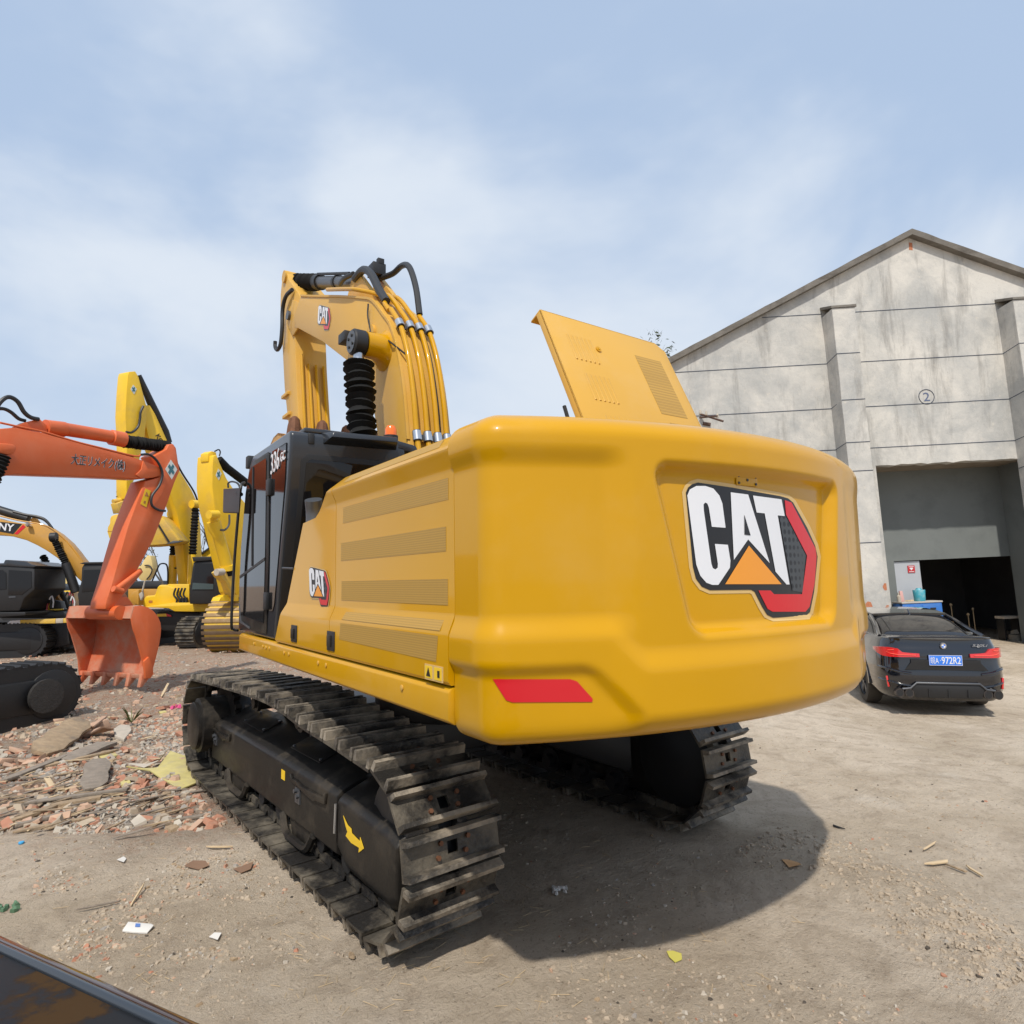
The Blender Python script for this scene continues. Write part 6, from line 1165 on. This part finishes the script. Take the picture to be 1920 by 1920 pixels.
for (a_, b_, off) in (((1466,1095),(1444,1440),-.15), ((1302,1170),(1300,1445),.95)):
    k5 = F5.tube('boom_cylinder', [(b_[0], b_[1]), (b_[0]-14, b_[1]+390)], .14, LEM, off=off, g=ZQ); F5.bel('bellows', a_, b_, .13, RUB, k5, off, ZQ, 15)
    F5.tube('cylinder_eye', [(a_[0]-30, a_[1]-35), (a_[0]+22, a_[1]-32)], .14, LEM, k5, off, ZQ)
F6 = Fr(330, 1150, 21.5, 10, YE)
F6.prism('engine_house', [(1068,1830),(1075,1775),(1095,1748),(1160,1745),(1180,1680),(1200,1665),(1260,1668),(1340,1700),(1340,1850)], 1.6, LEM, off=-.8, g=ZQ, bevel=.05); F6.prism('house_vent', [(1115,1783),(1142,1783),(1142,1800),(1115,1800)], .02, BRN, off=-.815, g=ZQ, bevel=0)
F6.prism('deck_frame', [(1075,1835),(1260,1840),(1310,1865),(1500,1868),(1720,1850),(1720,1800),(1300,1800),(1090,1830)], 2.0, LEM, off=-1.0, g=ZQ, bevel=.02)
F6.prism('boom_foot', [(1260,1660),(1420,1660),(1420,1845),(1260,1845)], .6, LEM, off=-.7, g=ZQ, bevel=.02)
for k, x in enumerate((1318,1342,1366,1390)): F6.curve('hydraulic_hose', [(x,1690),(x-14,1740),(x+8,1780),(x-6,1835)], .03, HOSE, off=-.95, g=ZQ)
F6.prism('valve_block', [(1340,1770),(1395,1760),(1400,1830),(1345,1835)], .2, BLK2, off=-.92, g=ZQ)
c6 = F6.prism('cab', [(1420,1810),(1420,1700),(1440,1560),(1450,1495),(1630,1480),(1700,1480),(1700,1810)], 1.3, BLK2, off=-1.3, g=ZQ, bevel=.04); F6.prism('cab_glass', [(1440,1690),(1462,1505),(1600,1505),(1600,1700)], .01, GLS, c6, -1.315, 0, ZQ); F6.prism('painted_reflection', [(1445,1650),(1600,1660),(1600,1700),(1440,1700)], .006, mat('bluish painted reflection', (.05, .075, .08), .15), c6, -1.33, 0, ZQ)  # bluish strip on the cab glass is a reflection painted as its own colour
F6.prism('roof_visor', [(1440,1458),(1630,1452),(1640,1478),(1450,1492)], 1.3, BLK2, c6, -1.35, .01, ZQ)
F6.prism('undercarriage_frame', [(1180,1870),(1500,1872),(1500,2010),(1220,2010),(1180,1960)], 2.0, BLK2, off=-.6, g=ZQ, bevel=.02); F6.prism('hazard_strip', [(1175,1885),(1245,1882),(1250,1903),(1180,1905)], .05, LEM, off=-.66, g=ZQ, bevel=0); F6.prism('hazard_strip', [(1245,1882),(1280,1893),(1285,1905),(1250,1903)], .05, RED, off=-.66, g=ZQ, bevel=0)
for k in range(2): F6.curve('hand_rail', [[(1140,1640),(1175,1560),(1200,1512),(1245,1512),(1258,1560),(1258,1660)], [(1310,1540),(1340,1550),(1345,1620),(1345,1700)]][k], .025, BLK2, off=.3, g=ZQ)
p = gdp(366, 1216); far_track(YE, (p + HF*1.6).xy.to_tuple() + (GZ,), 3.9, .95, .6, math.atan2(HF.y, HF.x)-.1, m_=STD); p = gdp(290, 1213); far_track(YE, (p + HF*1.8 - HR*.4).xy.to_tuple() + (GZ,), 3.9, .95, .6, math.atan2(HF.y, HF.x)-.1, m_=BLK2)
# ---- nearer lemon excavator arm beside the cab mirror
NE = thing('excavator', 'lemon yellow excavator nearest the black cab, muddy bucket curled on the ground', 'excavator', gpt(410, 1224))
F7 = Fr(430, 1100, 19.0, 68, NE)
a7 = F7.prism('arm', [(1600,700),(1625,690),(1645,745),(1700,870),(1760,960),(1880,1100),(1900,1300),(1870,1760),(1790,1760),(1760,1720),(1700,1450),(1640,1200),(1612,1100),(1592,930),(1595,760)], .62, LEM, g=ZQ, bevel=.02)
F7.prism('arm_nose', [(1560,680),(1590,663),(1622,672),(1628,720),(1600,760),(1560,740)], .3, LEM, a7, .15, .02, ZQ)
diamond(F7, [(1638,795),(1662,830),(1642,882),(1618,845)], a7, ZQ)
F7.curve('hydraulic_hose', [(1610,665),(1640,652),(1652,670),(1645,700)], .02, HOSE, a7, .1, ZQ); F7.tube('arm_cylinder', [(1640,725),(1700,790),(1850,905)], [.12, .13, .13], RUB, a7, .3, ZQ)
c7 = F7.tube('bucket_cylinder', [(1590,1140),(1600,1190),(1602,1192),(1612,1240),(1640,1300),(1700,1520),(1702,1522),(1706,1560)], [.13, .13, .19, .19, .165, .17, .20, .20], LEM, off=-.12, g=ZQ, n=20); F7.tube('cylinder_pin', [(1565,1140),(1632,1138)], .12, LEM, c7, -.3, ZQ); F7.tube('rod_seal', [(1708,1555),(1712,1600)], [.16, .12], RUB, c7, -.12, ZQ)
F7.curve('hydraulic_pipe', [(1650,1255),(1690,1252),(1718,1210),(1720,1140)], .03, GRY, c7, -.3, ZQ)
F7.prism('bucket_link', [(1630,1575),(1650,1558),(1680,1580),(1700,1570),(1745,1560),(1770,1600),(1765,1760),(1740,1765),(1700,1650),(1650,1605)], .25, LEM2, off=-.2, g=ZQ, bevel=.02); F7.tube('link_pin', [(1622,1572),(1672,1570)], .10, ST1, off=-.25, g=ZQ)
F8 = Fr(430, 1170, 18.6, 0, NE)
cen = F8.p(*Z2(1680, 400), .75); mb = MB(); sec = []
R8 = 1.0; wv = (F8.u if F8.u.dot(HR) > 0 else -F8.u); nv = F8.n; hw8 = .58
tops = [(1.02, 1.05), (.70, 1.02), (.30, .97), (.0, .86), (-.25, .66), (-.40, .42), (-.44, .15), (-.36, -.10), (-.20, -.32), (.10, -.52), (.5, -.60)]
base = F8.p(*Z2(1680, 580)); base.z = GZ - NE.location.z + .55
def b8(a, z, s_, ins=0): return base + nv*(.5+a*.9) + ZZ*z*1.02 + wv*s_
mb.loft([[b8(a, z, -.66), b8(a, z, .9), b8(a+.08, z-.03, .9), b8(a+.08, z-.03, -.66)] for a, z in tops]); B8 = mb.build('bucket', LEM2, NE, sharp=50)
for k in range(10):
    t_ = .25+k*.066; i = t_*(len(tops)-1); i0 = int(i); fr_ = i-i0; a = tops[i0][0]*(1-fr_)+tops[i0+1][0]*fr_; z = tops[i0][1]*(1-fr_)+tops[i0+1][1]*fr_
    dv = Vector((tops[i0+1][0]-tops[i0][0], tops[i0+1][1]-tops[i0][1])).normalized(); A2 = (a+dv.x*.05, z+dv.y*.05); B2 = (a-dv.x*.05, z-dv.y*.05); mb = MB(); e_ = .02*k
    mb.loft([[b8(B2[0], B2[1], s), b8(A2[0], A2[1], s), b8(A2[0]-.035, A2[1], s), b8(B2[0]-.035, B2[1]+.01, s)] for s in (-.70-e_*.3, .9)]); mb.build('wear_strip', mat('muddy steel', (.30, .20, .10), .85, var=.3, vs=5, dirt=.8, dcol=(.42,.33,.2), ds=5) if k < 5 else mat('dark muddy steel', (.13, .085, .05), .85, var=.4, vs=5), B8, bevel=.004)
for s in (-.665, .9): mb = MB(); mb.prism([b8(a, z, s) for a, z in tops], wv*.02); mb.build('side_plate', LEM2, B8)
F7.prism('bucket_ear', [(1655,1760),(1700,1740),(1790,1740),(1790,1790),(1640,1790)], .3, LEM, B8, -.1, .01, ZQ)
F9 = Fr(400, 1140, 24.0, 20, NE)
F9.prism('boom', [(1500,1440),(1610,1360),(1700,1370),(1760,1600),(1700,1800),(1600,1800),(1640,1560)], .6, LEM, g=ZQ, bevel=.02, off=.0); F9.prism('boom_rail', [(1505,1428),(1612,1352),(1616,1362),(1510,1440)], .1, BLK2, g=ZQ, off=-.1, bevel=0)
F9.prism('cab', [(1640,1440),(1800,1440),(1800,1800),(1690,1800),(1650,1700),(1635,1560)], 1.3, BLK2, off=-.8, g=ZQ); p = gdp(455, 1216); far_track(NE, (p + HF*3.2).xy.to_tuple() + (GZ,), 4, .95, .6, math.atan2(HF.y, HF.x), m_=BLK2)
# ---- machines in the third row
TE = thing('excavator', 'distant pale yellow excavator boom with small lettering seen under the amber boom', 'excavator', gpt(70, 1180)); F10 = Fr(90, 1080, 34, 0, TE)
PAL = mat('sun bleached yellow', (.66, .50, .20), .6, var=.1)
tb_ = F10.prism('boom', [(380,1110),(640,1120),(880,1110),(930,1150),(1000,1260),(1040,1330),(1060,1500),(960,1600),(930,1450),(880,1320),(830,1200),(700,1200),(400,1200)], .6, PAL, g=ZS); F10.prism('arm_cylinder', [(480,1030),(640,985),(650,1005),(500,1060)], .15, PAL, g=ZS, off=.2)
o_, x_, y_ = F10.p(*ZS(520, 1205), -.01), F10.p(*ZS(720, 1180), -.01), F10.p(*ZS(518, 1178), -.01); text('boom_lettering', 'KOMATSU', o_, x_-o_, y_-o_, INK, tb_, off=.0, bold=.02)
F10.curve('hydraulic_hose', [(860,1190),(900,1110),(960,1150),(940,1280),(1000,1340),(1030,1280)], .04, HOSE, tb_, -.05, ZS); F10.prism('engine_house', [(500,1440),(1080,1440),(1150,1560),(1000,1700),(500,1700)], 2, LEM, off=1, g=ZS); far_track(TE, gpt(60, 1178), 4, .95, .6, a2, m_=BLK2)
KE = thing('excavator', 'distant machine with black engine cover seen between the orange arm and tall excavator', 'excavator', gpt(280, 1185)); F11 = Fr(280, 1110, 30, 0, KE)
F11.prism('engine_cover', [(-300,1320),(160,1275),(500,1270),(580,1330),(580,1385),(-300,1390)], 2.0, BLK2, g=ZT4, bevel=.06); F11.prism('engine_house', [(-300,1392),(590,1392),(590,1640),(-300,1640)], 2.0, TAN, off=.02, g=ZT4, bevel=.04)
F11.prism('counterweight', [(20,1500),(60,1440),(160,1400),(160,1640),(40,1600)], 1.6, TAN, off=-.4, g=ZT4, bevel=.05); far_track(KE, gpt(290, 1186), 4, .95, .6, a2, m_=BLK2)
F12 = Fr(270, 1070, 26, 0, KE); pb = F12.prism('arm', [(130,1080),(200,1040),(240,960),(290,890),(335,895),(360,990),(370,1090),(340,1160),(270,1270),(200,1270),(160,1240),(140,1140)], .35, PAL, g=ZT4, bevel=.01)
F12.curve('hydraulic_hose', [(250,1040),(320,1045),(360,1110),(330,1190),(280,1250)], .025, HOSE, pb, -.05, ZT4); F12.tube('rod', [(255,1270),(215,1430)], .03, ST1, pb, 0, ZT4); F12.prism('tip', [(160,1470),(210,1430),(225,1500),(190,1570)], .1, ST1, pb, 0, .01, ZT4)
DK = thing('excavator', 'distant excavator with black hood under the amber boom', 'excavator', gpt(90, 1195)); F13 = Fr(90, 1105, 27, 0, DK)
F13.prism('engine_cover', [(510,1330),(560,1300),(640,1330),(780,1325),(900,1360),(950,1440),(520,1440)], 1.6, BLK2, g=ZS, bevel=.05); F13.prism('engine_house', [(500,1440),(960,1440),(960,1640),(500,1640)], 1.6, TAN, off=.03, g=ZS); F13.prism('work_light', [(960,1420),(1050,1420),(1140,1560),(1090,1610),(980,1560)], .3, LEM, off=-.2, g=ZS); far_track(DK, gpt(80, 1196), 4, .95, .6, a2, m_=BLK2)
# ================================================================== BARE TREES
BARK = mat('bark', (.10, .085, .07), .9, var=.3); LEAF = mat('dark leaf', (.045, .06, .03), .8, var=.3)
def tree(label, px, py_top, px_b, dist, spread, nl, seed, lean=0, base_z=GZ, levels=4, leafs=.07):
    random.seed(seed); top = at(px, py_top, dist); b_ = at(px_b, 1100, dist); b_.z = base_z; root = thing('tree', label, 'tree', b_); H = top.z-base_z; mb = MB(); tips = []
    def grow(p, d, L_, r_, lv):
        q = p + d*L_; mb.tube([p, (p+q)/2+Vector((random.uniform(-.04, .04), random.uniform(-.04, .04), 0))*L_, q], [r_, r_*.8, r_*.6], 6, caps=False); tips.append(q)
        if lv <= 0: return
        for k in range(random.choice((2, 3, 3))):
            e = (d + Vector((random.uniform(-1, 1), random.uniform(-1, 1), random.uniform(-.2, .6)))*.75).normalized(); grow(q, e, L_*random.uniform(.55, .8), r_*.58, lv-1)
    grow(Vector((0, 0, 0)), Vector((0, 0, 1)), H*.33, .09, levels); mx_ = max(t.z for t in tips); sc_ = H/mx_
    for v in mb.bm.verts: v.co.z *= sc_; v.co.x *= spread; v.co.y *= spread
    mb.build('trunk', BARK, root); lf = MB()
    for t_ in tips[len(tips)//4:]:
        for k in range(nl):
            c = Vector((t_.x*spread, t_.y*spread, t_.z*sc_)) + Vector([random.gauss(0, .16) for _ in range(3)]); a_ = Vector([random.uniform(-1, 1) for _ in range(3)]).normalized()*leafs*random.uniform(.5, 1.3); e = a_.orthogonal().normalized()*leafs*random.uniform(.3, .6); lf.face([lf.bm.verts.new(v) for v in (c-a_, c+e, c+a_, c-e)])
    lf.build('crown', LEAF, root, smooth=False)
tree('thin sparse tree between the tall lemon excavator and the cab mirror', 378, 922, 385, 30, 1.0, 2, 4)
tree('thin sparse tree just left of the tall lemon excavator', 308, 1000, 312, 30, .9, 2, 9)
tree('bare thin tree behind the tall lemon excavator, right of its boom', 395, 985, 398, 33, .9, 1, 15)
tree('leafy tree whose top rises behind the workshop eaves', 1236, 600, 1243, 30, .40, 10, 22, levels=5, leafs=.13)
tree('distant low tree behind the black engine covers', 262, 1040, 265, 40, 1.1, 1, 31)
